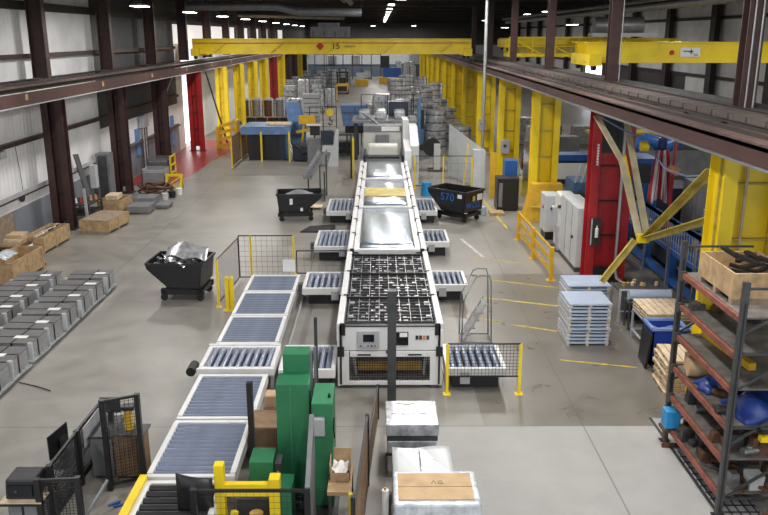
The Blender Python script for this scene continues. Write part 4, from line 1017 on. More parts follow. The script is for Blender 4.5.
B().tube([(-5.15, 12.0, .41), (-5.1, 12.2, .45), (-5.12, 12.5, .42)], .012, 6).o('cable', 'lgrey', t)
# cage fences (black posts)
def post(x, y, h, w=.07): return B().box(x-w/2, x+w/2, y-w/2, y+w/2, 0, h)
def cage(label, pts, h, z0=.1, pitch=.06, solid=None, pw=.08, mm='black', w=.006, hs=None, loc=None):
    t = T('mesh_fence', label, 'fence', (*pts[0], 0))
    for k, p in enumerate(pts):
        hh = hs[k] if hs else h
        post(p[0], p[1], hh, pw).o('post', 'black', t)
    for k in range(len(pts)-1):
        a, c = Vector((*pts[k], 0)), Vector((*pts[k+1], 0)); u = Vector((0, 0, 1)); hh = min(hs[k], hs[k+1]) if hs else h
        fr = B().bar(a+u*(hh-.03), c+u*(hh-.03), .04).o('top_rail', 'black', t); B().bar(a+u*z0, c+u*z0, .04).o('bottom_rail', 'black', t)
        L = (c-a).length
        B().wire(a+u*z0, c-a, u*(hh-z0-.03), int(L/pitch), int((hh-z0)/pitch), w).o('wire_mesh', mm, fr)
    return t
cage('black mesh cage with two tall posts around the brown slatted cabinet', [(-4.42, 11.68), (-3.93, 11.9)], 1.62, z0=.1)
cage('long black mesh fence running back along the grey desk', [(-4.96, 10.75), (-4.95, 11.85), (-4.93, 13.0)], 1.0, pitch=.045, w=.01)
cage('low black mesh panel at the bottom edge beside the printer', [(-5.02, 10.45), (-4.45, 10.5)], .95, pitch=.05)
o = B().bar((-4.55, 10.7, .03), (-4.35, 11.4, .35), .04).o('grey_bar', 'grey'); rebase(o, (-4.3, 10.7, 0)); tag(o, 'grey bar leaning inside the low black mesh panel', 'bar')
t = T('slatted_cabinet', 'brown slatted cabinet with grey top inside the black mesh cage', 'cabinet', (-4.2, 12.35, 0))
b = B()
for k in range(13): b.box(-4.4+.036*k, -4.372+.036*k, 12.0, 12.02, .08, .8)
b.o('front_slats', 'slatwood', t); B().box(-4.42, -3.92, 12.02, 12.3, .05, .8).o('body', 'slatwood', t); B().box(-4.45, -3.9, 11.99, 12.4, .8, .83).o('top', 'dgrey', t); B().box(-4.42, -3.92, 12.05, 12.35, 0, .05).o('plinth', 'black', t)
t = T('yellow_gauge_stand', 'yellow upright machine head with black cap on the slatted cabinet', 'machine', (-4.22, 12.2, .83)); t.name = 'gauge_stand'
B().box(-4.26, -4.14, 12.15, 12.27, .83, 1.2).o('column', 'ochre', t, bevel=.01); B().box(-4.3, -4.08, 12.12, 12.3, 1.2, 1.27).o('cap', 'black', t, bevel=.02)
t = T('black_monitor', 'black monitor and keyboard shelf at the back of the mesh cage', 'monitor', (-4.62, 12.6, .78)); t.name = 'monitor'
B().box(-4.8, -4.46, 12.58, 12.63, .95, 1.22).o('screen', 'blackplastic', t); B().box(-4.68, -4.6, 12.56, 12.66, .78, .98).o('stand', 'black', t)
o = B().tube([(-4.3, 11.2, .02), (-4.15, 11.3, .03), (-4.2, 11.15, .03), (-4.05, 11.25, .02)], .02, 6).o('blue_strap', 'bluesteel'); rebase(o, (-4.2, 11.2, 0)); tag(o, 'blue strap scraps on the floor inside the cage', 'strap')
t = T('grey_side_cabinet', 'low grey cabinet left of the brown slatted one, under the cage monitor', 'cabinet', (-4.65, 12.4, 0)); t.name = 'side_cabinet'
B().box(-4.82, -4.47, 12.05, 12.8, .04, .74).o('body', 'grey', t); B().box(-4.84, -4.46, 12.03, 12.82, .74, .78).o('top', 'dgrey', t); B().box(-4.8, -4.5, 12.1, 12.8, 0, .04).o('plinth', 'black', t)
t = T('grey_panel', 'grey sheet panel leaning in the mesh fence before the desk', 'panel', (-4.86, 12.2, 0)); t.name = 'metal_sheet'
B().bar((-4.88, 11.95, .8), (-4.88, 12.7, .8), .015, .35).o('sheet', 'lgrey', t); post(-4.88, 12.3, .65, .02).o('support', 'dgrey', t)

# ================================================================ green strapping machine
t = T('strapping_machine', 'tall green strapping machine with two columns and a low front box', 'machine', (-1.35, 11.6, 0))
B().box(-1.62, -1.1, 11.45, 11.9, .04, 1.98).o('main_column', 'green', t, bevel=.008)
B().box(-1.55, -1.12, 11.9, 12.25, .04, 2.3).o('rear_column', 'green', t, bevel=.008)
B().box(-1.4, -1.38, 11.44, 11.45, .1, 1.95).o('panel_seam', 'lgreen', t)
B().box(-1.04, -.72, 11.15, 11.9, .04, 1.78).o('side_column', 'green', t, bevel=.008)
B().box(-1.04, -.72, 11.15, 11.9, 1.78, 1.8).o('side_column_top', 'lgreen', t)
B().box(-.8, -.76, 11.35, 11.4, 1.8, 1.86).o('lifting_eye', 'black', t)
B().box(-1.0, -.84, 11.05, 11.15, 1.3, 1.58).o('switch_box', 'lgrey', t, bevel=.005)
B().box(-1.98, -1.62, 10.85, 11.3, .58, .98).o('front_box', 'green', t, bevel=.008)
B().box(-1.9, -1.66, 10.9, 11.25, .04, .58).o('box_leg', 'dgrey', t)
b = B(); b.cyl((-1.72, 10.95, .86), (-1.72, 10.9, .86), .03, 10).cyl((-1.66, 10.95, .84), (-1.66, 10.88, .84), .025, 10).box(-1.6, -1.5, 10.9, 11.2, .8, .92); b.o('valve', 'dgrey', t)
b = B()
for p in ((-1.08, 11.4, .3, 1.9), (-1.06, 11.45, .3, 1.75), (-.7, 11.2, 1.2, 1.55)): b.tube([(p[0], p[1], p[2]), (p[0]-.01, p[1]-.03, (p[2]+p[3])/2), (p[0], p[1], p[3])], .012, 6)
b.o('hoses', 'black', t)
b = B()
for k in range(5):
    for j in range(4): b.box(-.98+.045*k, -.96+.045*k, 11.142, 11.15, .3+.05*j, .33+.05*j)
b.o('warning_text', 'lgreen', t)['kind'] = 'stuff'
B().box(-1.7, -.65, 10.9, 12.3, 0, .04).o('base_plate', 'dgrey', t)
B().box(-1.55, -1.3, 10.4, 10.9, .04, .75).o('lower_arm', 'green', t)
for p in ((-1.1, 11.95), (-1.05, 12.1)): post(p[0], p[1], 2.35, .04).o('guide_post', 'grey', t)
# yellow frame in front
t = T('yellow_guard_frame', 'yellow U-shaped guard frame in front of the green machine', 'frame', (-1.95, 10.5, 0)); t.name = 'machine_guard'
B().box(-2.42, -2.28, 10.4, 10.55, 0, 1.18).o('upright', 'yellow', t, bevel=.008); B().box(-1.62, -1.46, 10.35, 10.55, 0, .98).o('upright', 'yellow', t, bevel=.008)
B().box(-2.28, -1.62, 10.42, 10.52, .66, .86).o('cross_member', 'yellow', t, bevel=.006); B().bar((-2.2, 10.2, 0), (-2.12, 10.3, .5), .08).o('lever', 'yellow', t)
o = B().cyl((-1.8, 10.25, .0), (-1.8, 10.25, .5), .1, 18).o('strap_coil', 'amber'); rebase(o, (-1.8, 10.25, 0)); tag(o, 'golden roll standing inside the yellow guard frame', 'roll')
o = B().box(-2.15, -1.65, 10.6, 10.9, .1, .5).o('motor_box', 'dgrey'); rebase(o, (-1.9, 10.7, .1)); tag(o, 'dark grey box behind the yellow guard frame', 'box')
o = B().sheet(lambda u, v: (-2.95+.52*u, 10.35-.05*math.sin(3*u), .25+.85*v-.08*u), 8, 4).o('black_guard_sheet', 'black', solid=.02); rebase(o, (-2.7, 10.35, 0)); tag(o, 'curved black rubber guard sheet left of the yellow frame', 'guard sheet')
cage('low black mesh panel in front of the yellow guard frame', [(-2.62, 9.95), (-1.02, 9.95)], 1.08, pitch=.09, w=.003)
t = T('rubber_curtain', 'dark grey slanted splash panel between the two green columns', 'panel', (-1.0, 10.6, 0)); t.name = 'splash_guard'
B().hexa([(-1.05, 9.95, 0), (-.98, 9.95, 0), (-.98, 10.9, 0), (-1.05, 10.9, 0)], [(-1.05, 9.95, 1.1), (-.98, 9.95, 1.1), (-.98, 10.9, 1.75), (-1.05, 10.9, 1.75)]).o('panel', 'grey', t)
# brown slatted board and box left of tower
t = T('slatted_crate', 'brown slatted box standing behind the green machine', 'box', (-2.0, 13.0, 0))
b = B()
for k in range(13): b.box(-2.22+.038*k, -2.19+.038*k, 12.4, 12.42, .05, .72)
b.o('front_slats', 'slatwood', t); B().box(-2.24, -1.7, 12.42, 13.1, 0, .74).o('body', 'slatwood', t)
o = B().box(-2.1, -1.75, 13.2, 13.55, .0, .72).o('palewood_box', 'oldwood', bevel=.01); rebase(o, (-1.9, 13.4, 0)); tag(o, 'grey brown plywood box behind the brown slatted box', 'box')
o = B().box(-2.08, -1.78, 13.22, 13.5, .72, .95).o('carton', 'card', bevel=.02); rebase(o, (-1.9, 13.4, .72)); tag(o, 'small open carton on the plywood box beside the green tower', 'box')
o = post(-2.03, 11.5, 2.0, .09).o('fence_post', 'black'); rebase(o, (-2.03, 11.5, 0)); tag(o, 'black upright post in front of the brown slatted box', 'post')
o = post(-1.18, 13.9, 2.2, .06).o('fence_post', 'dgrey'); rebase(o, (-1.18, 13.9, 0)); tag(o, 'thin dark post right behind the green tower', 'post')
o = post(-1.3, 14.2, 1.4, .05).o('fence_post', 'black'); rebase(o, (-1.3, 14.2, 0)); tag(o, 'short black post between green tower and transfer table', 'post')
o = post(.24, 14.6, 2.5, .17).o('fence_post', 'dgrey'); rebase(o, (.24, 14.6, 0)); tag(o, 'tall thick dark post standing before the white front end', 'post')
cage('tall dark mesh fence running away from the bottom edge beside the wrapped pallets', [(-.34, 9.0), (-.2, 11.8), (-.04, 14.2)], 1.5, pitch=.035, w=.012, hs=[1.55, 1.3, .72], pw=.06, mm='slatwood')
t = T('carton_table', 'pale table with yellow leg beside the green machine', 'table', (-.6, 10.9, 0))
B().box(-.78, -.42, 10.5, 11.3, .62, .68).o('tabletop', 'wood', t); B().box(-.46, -.4, 10.42, 10.5, 0, .68).o('leg', 'yellow', t); B().box(-.76, -.72, 10.5, 10.56, 0, .62).o('leg', 'dgrey', t); B().box(-.76, -.72, 11.2, 11.26, 0, .62).o('leg', 'dgrey', t); B().box(-.46, -.42, 11.2, 11.26, 0, .62).o('leg', 'dgrey', t)
t = T('open_carton', 'open cardboard carton on the pale table', 'box', (-.6, 11.0, .68))
b = B(); b.box(-.76, -.45, 10.8, 11.25, .68, .7).box(-.76, -.75, 10.8, 11.25, .7, .95).box(-.46, -.45, 10.8, 11.25, .7, .95).box(-.76, -.45, 11.24, 11.25, .7, 1.0).box(-.76, -.45, 10.8, 10.81, .7, .82); b.o('walls', 'card', t)
o = B().sheet(lambda u, v: (-.73+.25*u, 10.85+.35*v, .74+.1*math.sin(5*u+2)*math.sin(6*v+1)+.05), 6, 6).o('packing_paper', 'paper'); rebase(o, (-.6, 11, .71)); tag(o, 'crumpled white packing paper inside the open carton', 'paper')

# ================================================================ wrapped pallets bottom centre
def wood_pallet(t, x0, x1, y0, y1, z, m='oldwood'):
    b = B()
    for k in range(3):
        yy = y0+(y1-y0-.1)*k/2; b.box(x0, x1, yy, yy+.1, z, z+.08)
    b.o('runner', m, t); b = B()
    n = 6
    for k in range(n): b.box(x0+(x1-x0)*(k+.08)/n, x0+(x1-x0)*(k+.92)/n, y0, y1, z+.08, z+.1)
    b.o('deck', m, t)
t = T('wrapped_pallet', 'silver wrapped sheet stack on dark pallet, topmost behind the cardboard-topped load', 'pallet load', (.55, 12.5, .68))
wood_pallet(t, .12, .97, 12.05, 12.9, .68, 'dgrey')
B().box(.1, .99, 12.02, 12.92, .78, 1.0).o('wrapped_sheets', 'wrap', t, bevel=.02)
B().tube([(.3, 12.8, 1.005), (.5, 12.75, 1.008), (.62, 12.82, 1.005)], .006, 5).o('wrap_fold', 'grey', t)
B().tube([(.2, 12.4, 1.005), (.45, 12.38, 1.008), (.8, 12.42, 1.005)], .004, 5).o('wrap_fold', 'grey', t)
t = T('wrapped_pallet', 'grey wrapped stack with black strap under the topmost silver load', 'pallet load', (.55, 12.5, 0))
wood_pallet(t, .13, .97, 12.05, 12.9, 0)
B().box(.13, .96, 12.05, 12.9, .1, .68).o('wrapped_sheets', 'wrap', t, bevel=.02)
B().box(.1, .99, 12.02, 12.05, .42, .46).o('strap', 'black', t)
t = T('wrapped_pallet', 'pale sheet-covered pallet load between silver stack and cardboard top', 'pallet load', (.7, 11.3, 0))
wood_pallet(t, .2, 1.12, 10.72, 11.62, 0)
B().box(.2, 1.12, 10.72, 11.62, .1, .8).o('load', 'clearwrap', t, bevel=.03)
B().sheet(lambda u, v: (.2+.92*u, 10.72+.9*v, .805+.02*math.sin(6*u+v*3)), 10, 8).o('cover_sheet', 'ivory', t, solid=.005)
B().box(.62, .64, 10.8, 11.5, .825, .835).o('strap', 'black', t)
t = T('wrapped_pallet', 'plastic-wrapped pallet load with cardboard top at the bottom edge', 'pallet load', (.8, 10.1, 0))
wood_pallet(t, .18, 1.42, 9.7, 10.6, 0)
B().box(.2, 1.4, 9.72, 10.58, .1, .96).o('load', 'stainless', t)
B().box(.17, 1.43, 9.69, 10.62, .12, .98, .02, .02).o('plastic_wrap', 'clearwrap', t, bevel=.04)
B().box(.26, 1.32, 9.8, 10.12, .982, .995).box(.26, 1.32, 10.14, 10.5, .982, .995).o('cardboard_sheet', 'card', t)
b = B()
b.bar((.74, 10.2, .997), (.78, 10.29, .997), .012, .002).bar((.78, 10.29, .997), (.81, 10.2, .997), .012, .002).ring((.87, 10.25, .995), .028, .038, .003, 16).bar((.84, 10.2, .997), (.93, 10.2, .997), .01, .002)
b.o('handwritten_mark', 'inkgreen', t)
t = T('wrap_roll_stand', 'pale tube of plastic film standing left of the cardboard-topped load', 'film roll', (.1, 10.3, 0)); t.name = 'film_roll'
B().cyl((.08, 10.2, 0), (.08, 10.2, .9), .05, 14).o('film', 'paper', t); B().cyl((.08, 10.2, .9), (.08, 10.2, .94), .02, 8).o('core', 'card', t)
# ================================================================ right aisle
# film-covered panel stacks on their own pallets
def panel_stack(label, x0, x1, y0, y1, n, dz, jitter=.02):
    t = T('panel_stack', label, 'panel stack', ((x0+x1)/2, (y0+y1)/2, 0))
    for k in range(n):
        z = dz*k; a, c = RN.uniform(-jitter, jitter), RN.uniform(-jitter, jitter)
        b = B()
        for j in range(3):
            xx = x0+(x1-x0-.07)*j/2+a; b.box(xx, xx+.07, y0+c, y1+c, z, z+dz*.55)
        lay = b.o('spacer_pallet', 'palewood', t)
        B().box(x0+a-.01, x1+a+.01, y0+c-.01, y1+c+.01, z+dz*.55, z+dz).o('panel', 'bluewrap', lay)
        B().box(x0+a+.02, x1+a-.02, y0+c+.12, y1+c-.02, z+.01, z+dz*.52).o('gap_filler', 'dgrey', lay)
    return t
panel_stack('tall stack of blue-filmed panels, nearer of the two by the yellow lines', 4.52, 5.52, 18.0, 19.0, 12, .088)
panel_stack('stack of blue-filmed panels, farther one in front of the red column', 4.95, 6.05, 20.0, 20.95, 10, .088)
# steel table with black box, roll, parts
t = T('work_table', 'grey steel frame table with dark cloth in front of the blue frame', 'table', (6.9, 19.9, 0))
B().box(6.2, 7.55, 19.6, 20.35, .82, .86).o('tabletop', 'dgrey', t)
for p in ((6.22, 19.62), (7.53, 19.62), (6.22, 20.33), (7.53, 20.33)): post(p[0], p[1], .86, .05).o('leg', 'lgrey', t)
b = B(); b.bar((6.2, 19.6, .88), (7.55, 19.6, .88), .04).bar((6.2, 19.6, .3), (7.55, 19.6, .3), .03); b.o('front_rail', 'lgrey', t)
B().box(6.45, 7.5, 19.7, 20.3, .05, .8).o('dark_cloth', 'black', t, bevel=.03)
for k in range(9):
    x, y = 6.35+RN.random()*.95, 20.0+RN.random()*.3
    o = B().cyl((x, y, .861), (x, y, .90+.03*(k % 3)), .045, 10).o('brass_fitting', 'amber' if k % 2 else 'palewood'); rebase(o, (x, y, .861)); tag(o, 'small brass or wooden fitting lying on the grey steel table', 'fitting', 'fittings on the steel table')
o = B().cyl((6.3, 19.2, .88), (7.35, 19.2, .88), .13, 20).o('film_roll', 'bluewrap'); rebase(o, (6.8, 19.2, .75)); tag(o, 'pale blue roll of film lying across the trolley before the dark table', 'roll')
t = T('roll_trolley', 'low dark trolley under the pale blue film roll', 'trolley', (7, 19.2, 0))
B().box(6.25, 7.45, 19.0, 19.42, .69, .75).o('deck', 'dgrey', t)
for p in ((6.3, 19.04), (7.4, 19.04), (6.3, 19.38), (7.4, 19.38)): post(p[0], p[1], .69, .04).o('leg', 'dgrey', t)
t = T('pallet_cart', 'grey tube cart carrying pale boards behind the blue bin', 'cart', (6.75, 18.1, 0))
for p in ((6.25, 17.65), (7.2, 17.65), (6.25, 18.6), (7.2, 18.6)): post(p[0], p[1], .72, .045).o('leg', 'lgrey', t)
b = B()
for z in (.2, .72):
    b.bar((6.25, 17.65, z), (6.25, 18.6, z), .04).bar((7.2, 17.65, z), (7.2, 18.6, z), .04).bar((6.25, 17.65, z), (7.2, 17.65, z), .04).bar((6.25, 18.6, z), (7.2, 18.6, z), .04)
b.o('frame', 'lgrey', t)
for k in range(3):
    t = T('board_pallet', 'pale slatted wooden pallet on the grey tube cart, %s' % ['lowest', 'middle', 'topmost'][k], 'pallet', (6.75, 18.05, .745+.075*k))
    z = .745+.075*k; b = B()
    for j in range(7): b.box(6.24+.15*j, 6.37+.15*j, 17.5+.02*k, 18.65+.02*k, z+.045, z+.065)
    b.o('deck_board', 'palewood', t); b = B()
    for yy in (17.52, 18.05, 18.56): b.box(6.24, 7.27, yy, yy+.07, z, z+.045)
    b.o('runner', 'wood', t)
t = T('blue_bin', 'deep blue square bin with pale lining beside the pallet cart', 'bin', (6.5, 17.05, 0))
b = B(); th = .03
x0, x1, y0, y1, z1 = 6.1, 6.88, 16.7, 17.4, .9
b.box(x0, x1, y0, y0+th, .08, z1).box(x0, x1, y1-th, y1, .08, z1).box(x0, x0+th, y0, y1, .08, z1).box(x1-th, x1, y0, y1, .08, z1).box(x0, x1, y0, y1, .08, .12); b.o('walls', 'blueplastic', t)
b = B(); b.box(x0-.02, x1+.02, y0-.02, y0+.04, z1-.04, z1+.02).box(x0-.02, x1+.02, y1-.04, y1+.02, z1-.04, z1+.02).box(x0-.02, x0+.04, y0, y1, z1-.04, z1+.02).box(x1-.04, x1+.02, y0, y1, z1-.04, z1+.02); b.o('lined_rim', 'bluelid', t)
B().sheet(lambda u, v: (x0+.04+(x1-x0-.08)*u, y0+.04+(y1-y0-.08)*v, .72+.06*math.sin(9*u)*math.sin(7*v)), 10, 8).o('liner', 'bluelid', t)
for sx in (x0+.1, x1-.1):
    for yy in (y0+.1, y1-.1): B().cyl((sx, yy-.02, .05), (sx, yy+.02, .05), .05, 10).o('caster', 'rubber', t)
t = T('black_cloth_panel', 'black screen panel leaning on the left side of the blue bin', 'panel', (6.0, 16.9, 0)); t.name = 'privacy_screen'
B().hexa([(5.93, 16.55, .02), (5.97, 16.55, .02), (6.04, 17.25, .02), (6.0, 17.25, .02)], [(6.03, 16.6, .78), (6.07, 16.6, .78), (6.09, 17.3, .78), (6.05, 17.3, .78)]).o('panel', 'black', t)
o = B().cyl((6.25, 16.55, 0), (6.25, 16.55, .25), .08, 12).o('small_can', 'black'); rebase(o, (6.25, 16.55, 0)); tag(o, 'small black can on the floor in front of the blue bin', 'can')
for k in range(8):
    z = .1*k; a = .03*(k % 2)+.02*math.sin(k)
    t = T('wooden_pallet', 'pale pallet in the leaning pile behind the rack, %s from the floor' % ['first', 'second', 'third', 'fourth', 'fifth', 'sixth', 'seventh', 'topmost, eighth'][k], 'pallet', (6.35, 15.7, z))
    b = B()
    for j in range(6): b.box(5.92+a+.15*j, 6.05+a+.15*j, 15.15, 16.1, z+.065, z+.085)
    b.o('deck', 'palewood', t); b = B()
    for yy in (15.15, 15.6, 16.02): b.box(5.92+a, 6.8+a, yy, yy+.08, z, z+.065)
    b.o('runner', 'wood', t)
    t.rotation_euler.z = R(-4)

# ================================================================ pallet rack
RX0, RX1, RY0, RY1, RH = 5.26, 6.45, 10.9, 13.3, 3.8
LV = [.37, .96, 1.52, 2.12, 2.68, 3.25]
t = T('pallet_rack', 'tall pallet rack with orange beams at the right frame edge', 'rack', (5.95, 12, 0))
for i, y in enumerate((RY0, RY1)):
    for x in (RX0, RX1):
        u = B().box(x-.045, x+.045, y-.04, y+.04, 0, RH if i == 0 or x == RX0 else 3.6).o('upright', 'dgrey', t)
        B().box(x-.012, x+.012, y-.043, y-.04, .1, 3.5).o('slot_strip', 'black', u)
        B().box(x-.09, x+.09, y-.07, y+.07, 0, .015).o('foot_plate', 'black', t)
    b = B()
    for k in range(4): b.bar((RX0, y, .3+.9*k), (RX1, y, 1.1+.9*k if k < 3 else 3.6), .035)
    for z in (.3, 1.5, 2.7, 3.7): b.bar((RX0, y, z), (RX1, y, z), .035)
    b.o('end_brace', 'dgrey', t)
for k, z in enumerate(LV):
    for x in (RX0, RX1): B().box(x-.03, x+.03, RY0+.04, RY1-.04, z-.085, z).o('beam', 'orange' if x == RX0 else 'rust', t)
    B().box(RX0+.04, RX1-.04, RY0+.05, RY1-.05, z-.03, z+.0).o('shelf_deck', 'decking', t)
    B().box(RX0-.045, RX0+.045, RY1-.12, RY1-.05, z-.14, z+.03).o('beam_connector', 'dgrey', t)
# yellow tray bar
o = B().bar((5.7, 13.1, 2.19), (5.85, 11.6, 2.19), .12, .12).o('angle_bar', 'ochre'); rebase(o, (5.8, 12.4, 2.13)); tag(o, 'yellow angle bar lying lengthwise on the fourth rack shelf from the floor', 'bar')
o = B().box(5.5, 5.7, 12.9, 13.1, 2.69, 2.95).o('yellow_block', 'yellow'); rebase(o, (5.6, 13, 2.69)); tag(o, 'yellow block at the far end of the fifth rack shelf from the floor', 'block')
plank_crate('wooden_crate', 'pale wooden crate full of black parts on the top rack shelf', (5.82, 12.15, 3.25), .95, 1.3, .5, m='wood', pal=True, slats=True)
for k in range(9):
    x, y = 5.5+.6*RN.random(), 11.75+.8*RN.random(); a = RN.uniform(0, 3)
    o = B().bar((x-.2*math.cos(a), y-.2*math.sin(a), 3.6+.03*k), (x+.2*math.cos(a), y+.2*math.sin(a), 3.66+.03*k), .08, .05).o('black_part', 'black'); rebase(o, (x, y, 3.6)); tag(o, 'black metal part in the pale crate on the top rack shelf', 'metal part', 'black parts in the top crate')
def junk(z, y0, y1, n, label, grp, cat='metal part', x0=5.36, x1=6.3, ms=('part', 'rust', 'dgrey', 'gsteel'), h=.3):
    for k in range(n):
        x, y = RN.uniform(x0, x1), RN.uniform(y0, y1); a = RN.uniform(0, 3.14); L = RN.uniform(.12, .26); c = RN.random(); hh = RN.uniform(.1, h)
        b = B()
        if c < .4: b.cyl((x-L*math.cos(a), y-L*math.sin(a), z+.06), (x+L*math.cos(a), y+L*math.sin(a), z+.07), .07, 10).cyl((x, y, z+.06), (x, y, z+hh), .05, 8)
        elif c < .7: b.box(x-L*.6, x+L*.6, y-.09, y+.09, z+.002, z+hh, .02, .02).cyl((x, y-.1, z+hh*.6), (x, y+.12, z+hh*.6), .04, 8)
        else: b.bar((x-L*1.4*math.cos(a), y-L*1.4*math.sin(a), z+.05), (x+L*1.4*math.cos(a), y+L*1.4*math.sin(a), z+.12), .06, .05).box(x-.06, x+.06, y-.06, y+.06, z+.02, z+hh*.8)
        o = b.o('machine_part', RN.choice(ms)); rebase(o, (x, y, z)); tag(o, label, cat, grp)
junk(LV[1], 11.05, 13.1, 34, 'greasy machine part lying on the second lowest rack shelf', 'parts on the second lowest rack shelf')
junk(LV[0], 11.05, 13.1, 34, 'greasy machine part lying on the lowest rack shelf', 'parts on the lowest rack shelf')
junk(LV[2], 11.0, 12.4, 10, 'dark machine part lying on the third rack shelf from the floor', 'parts on the third rack shelf', h=.2)
junk(LV[4], 12.2, 13.1, 5, 'small dark part near the far end of the fifth rack shelf', 'parts on the fifth rack shelf', h=.12)
def tarp(label, x0, x1, y0, y1, z, h, ph):
    o = B().sheet(lambda u, v: (x0+(x1-x0)*u+.03*math.sin(9*v+ph), y0+(y1-y0)*v, z+.01+h*(math.sin(3.14*min(1, max(0, u)))**.5 if 0 < u < 1 else 0)*(math.sin(3.14*v)**.5 if 0 < v < 1 else 0)*(.8+.2*math.sin(11*u+7*v+ph))), 22, 22).o('blue_tarp', 'tarp', solid=.01)
    rebase(o, ((x0+x1)/2, (y0+y1)/2, z)); tag(o, label, 'tarp')
tarp('blue tarpaulin bundled at the far end of the third rack shelf', 5.32, 6.2, 12.0, 12.5, LV[2], .3, 1)
tarp('large blue tarpaulin heaped at the near end of the third rack shelf', 5.5, 6.4, 10.95, 11.8, LV[2], .38, 2.4)
tarp('blue tarpaulin pushed between parts on the second lowest shelf, near end', 6.0, 6.45, 10.85, 11.2, LV[1], .3, .3)
o = B().cyl((5.32, 12.78, LV[2]+.17), (5.85, 12.68, LV[2]+.17), .165, 20).o('paper_roll', 'card'); rebase(o, (5.8, 12.7, LV[2])); tag(o, 'brown kraft paper roll lying beside the far blue tarpaulin', 'roll')
o = B().box(5.4, 5.75, 12.98, 13.15, LV[2], LV[2]+.3).o('carton', 'card'); rebase(o, (5.6, 13, LV[2])); tag(o, 'small cardboard piece behind the brown paper roll', 'box')
o = B().box(5.75, 6.4, 10.85, 10.95, LV[1]+.32, LV[1]+.4).o('yellow_level', 'yellow'); rebase(o, (6, 10.9, LV[1]+.3)); tag(o, 'yellow bar lying across parts at the near end of the rack', 'bar')
o = B().box(5.12, 5.4, 12.98, 13.24, LV[0]+.02, LV[0]+.36, .01, .01).o('plastic_crate', 'skyblue', bevel=.02); rebase(o, (5.28, 13.2, LV[0]+.08)); tag(o, 'sky blue plastic box hung on the far rack upright', 'box')
b = B().box(5.1, 5.42, 12.97, 13.26, LV[0]-.04, LV[0]+.01).box(5.12, 5.9, 13.02, 13.06, 0, .08).box(5.14, 5.18, 13.02, 13.06, .08, LV[0]-.04); o = b.o('box_shelf', 'rust'); rebase(o, (5.3, 13.2, .3)); tag(o, 'small rusty shelf bracket carrying the sky blue box', 'bracket')
o = B().box(5.75, 5.95, 11.0, 11.2, LV[0], LV[0]+.25, -.02, -.02).o('white_bucket', 'ivory'); rebase(o, (5.85, 11.1, LV[0])); tag(o, 'pale bucket on the lowest shelf near the front upright', 'bucket')
o = B().box(5.3, 5.5, 10.3, 10.75, .0, .1).box(5.22, 5.5, 10.45, 10.55, .1, .16).o('wood_offcut', 'palewood'); rebase(o, (5.4, 10.5, 0)); tag(o, 'pale wood offcuts on the floor by the front rack upright', 'wood offcuts')
for k in range(8):
    x, y = 5.6+.13*k, 10.15+.1*(k % 3); hh = .5+.55*RN.random()
    o = B().cyl((x, y, 0), (x, y+.04, hh), .035, 8).cyl((x, y, hh*.6), (x, y+.01, hh*.7), .06, 8).o('rod_part', ['rust', 'part', 'card', 'dgrey'][k % 4]); rebase(o, (x, y, 0)); tag(o, 'rod or fitting standing upright on the floor before the rack end', 'rod', 'rods before the rack end')
t = T('steel_bin', 'black steel bin on the floor at the lower right corner', 'bin', (6.4, 10.3, 0)); B().box(6.2, 6.7, 10.1, 10.6, .03, .7).o('body', 'black', t); B().box(6.18, 6.72, 10.08, 10.62, .66, .72).o('rim', 'dgrey', t); B().box(6.25, 6.65, 10.15, 10.55, 0, .03).o('foot', 'black', t)
# bright parts on pallet behind rack (blue-ish panels at 560..)
for k in range(5):
    o = B().box(6.9, 7.9, 15.9-.05*k, 16.7-.05*k, .9+.0*k+.06*k, .93+.06*k).o('film_covered_sheet', 'bluewrap'); rebase(o, (7.4, 16.3, .9+.06*k)); tag(o, 'blue-filmed panel in the small stack behind the pallet rack', 'panel', 'blue panels behind the rack')
t = T('panel_bench', 'dark bench carrying a small stack of blue-filmed panels behind the rack', 'bench', (7.4, 16.3, 0)); B().box(6.85, 7.95, 15.6, 16.8, .82, .9).o('top', 'dgrey', t)
for p in ((6.9, 15.7), (7.9, 15.7), (6.9, 16.7), (7.9, 16.7)): post(p[0], p[1], .82, .05).o('leg', 'dgrey', t)

# ================================================================ jib frame: tan and yellow struts between red and near yellow column
J = (6.6, 19.4, 2.32)
t = T('jib_crane', 'hinged frame of tan and yellow angle struts hung between red and yellow columns', 'jib', (J[0], J[1], 1))
B().box(J[0]-.14, J[0]+.14, J[1]-.1, J[1]+.1, J[2]-.12, J[2]+.1).o('gusset_joint', 'yellow', t, bevel=.02)
def angle(name, p, q, m, w=.16):
    B().bar(p, q, w, .025).bar(Vector(p)+Vector((w/2, 0, -w/3)), Vector(q)+Vector((w/2, 0, -w/3)), .025, w*.8).o(name, m, t)
angle('tan_strut', (6.15, 22.9, 5.0), (6.5, 21.3, 3.95), 'tan'); angle('tan_strut', (6.5, 21.3, 3.95), (6.5, 19.4, 2.35), 'tan')
angle('tan_strut', (6.95, 22.7, 4.95), (6.72, 19.5, 2.35), 'tan')
angle('yellow_strut', J, (6.3, 15.1, 4.75), 'yellow_dull'); angle('yellow_strut', J, (6.5, 15.1, 3.85), 'yellow_dull')
angle('yellow_strut', (6.35, 19.4, 2.3), (5.65, 19.6, 1.15), 'yellow_dull')
B().bar((7.1, 23.1, 3.9), (6.65, 20.0, 2.5), .08, .06).o('back_brace', 'yellow', t)
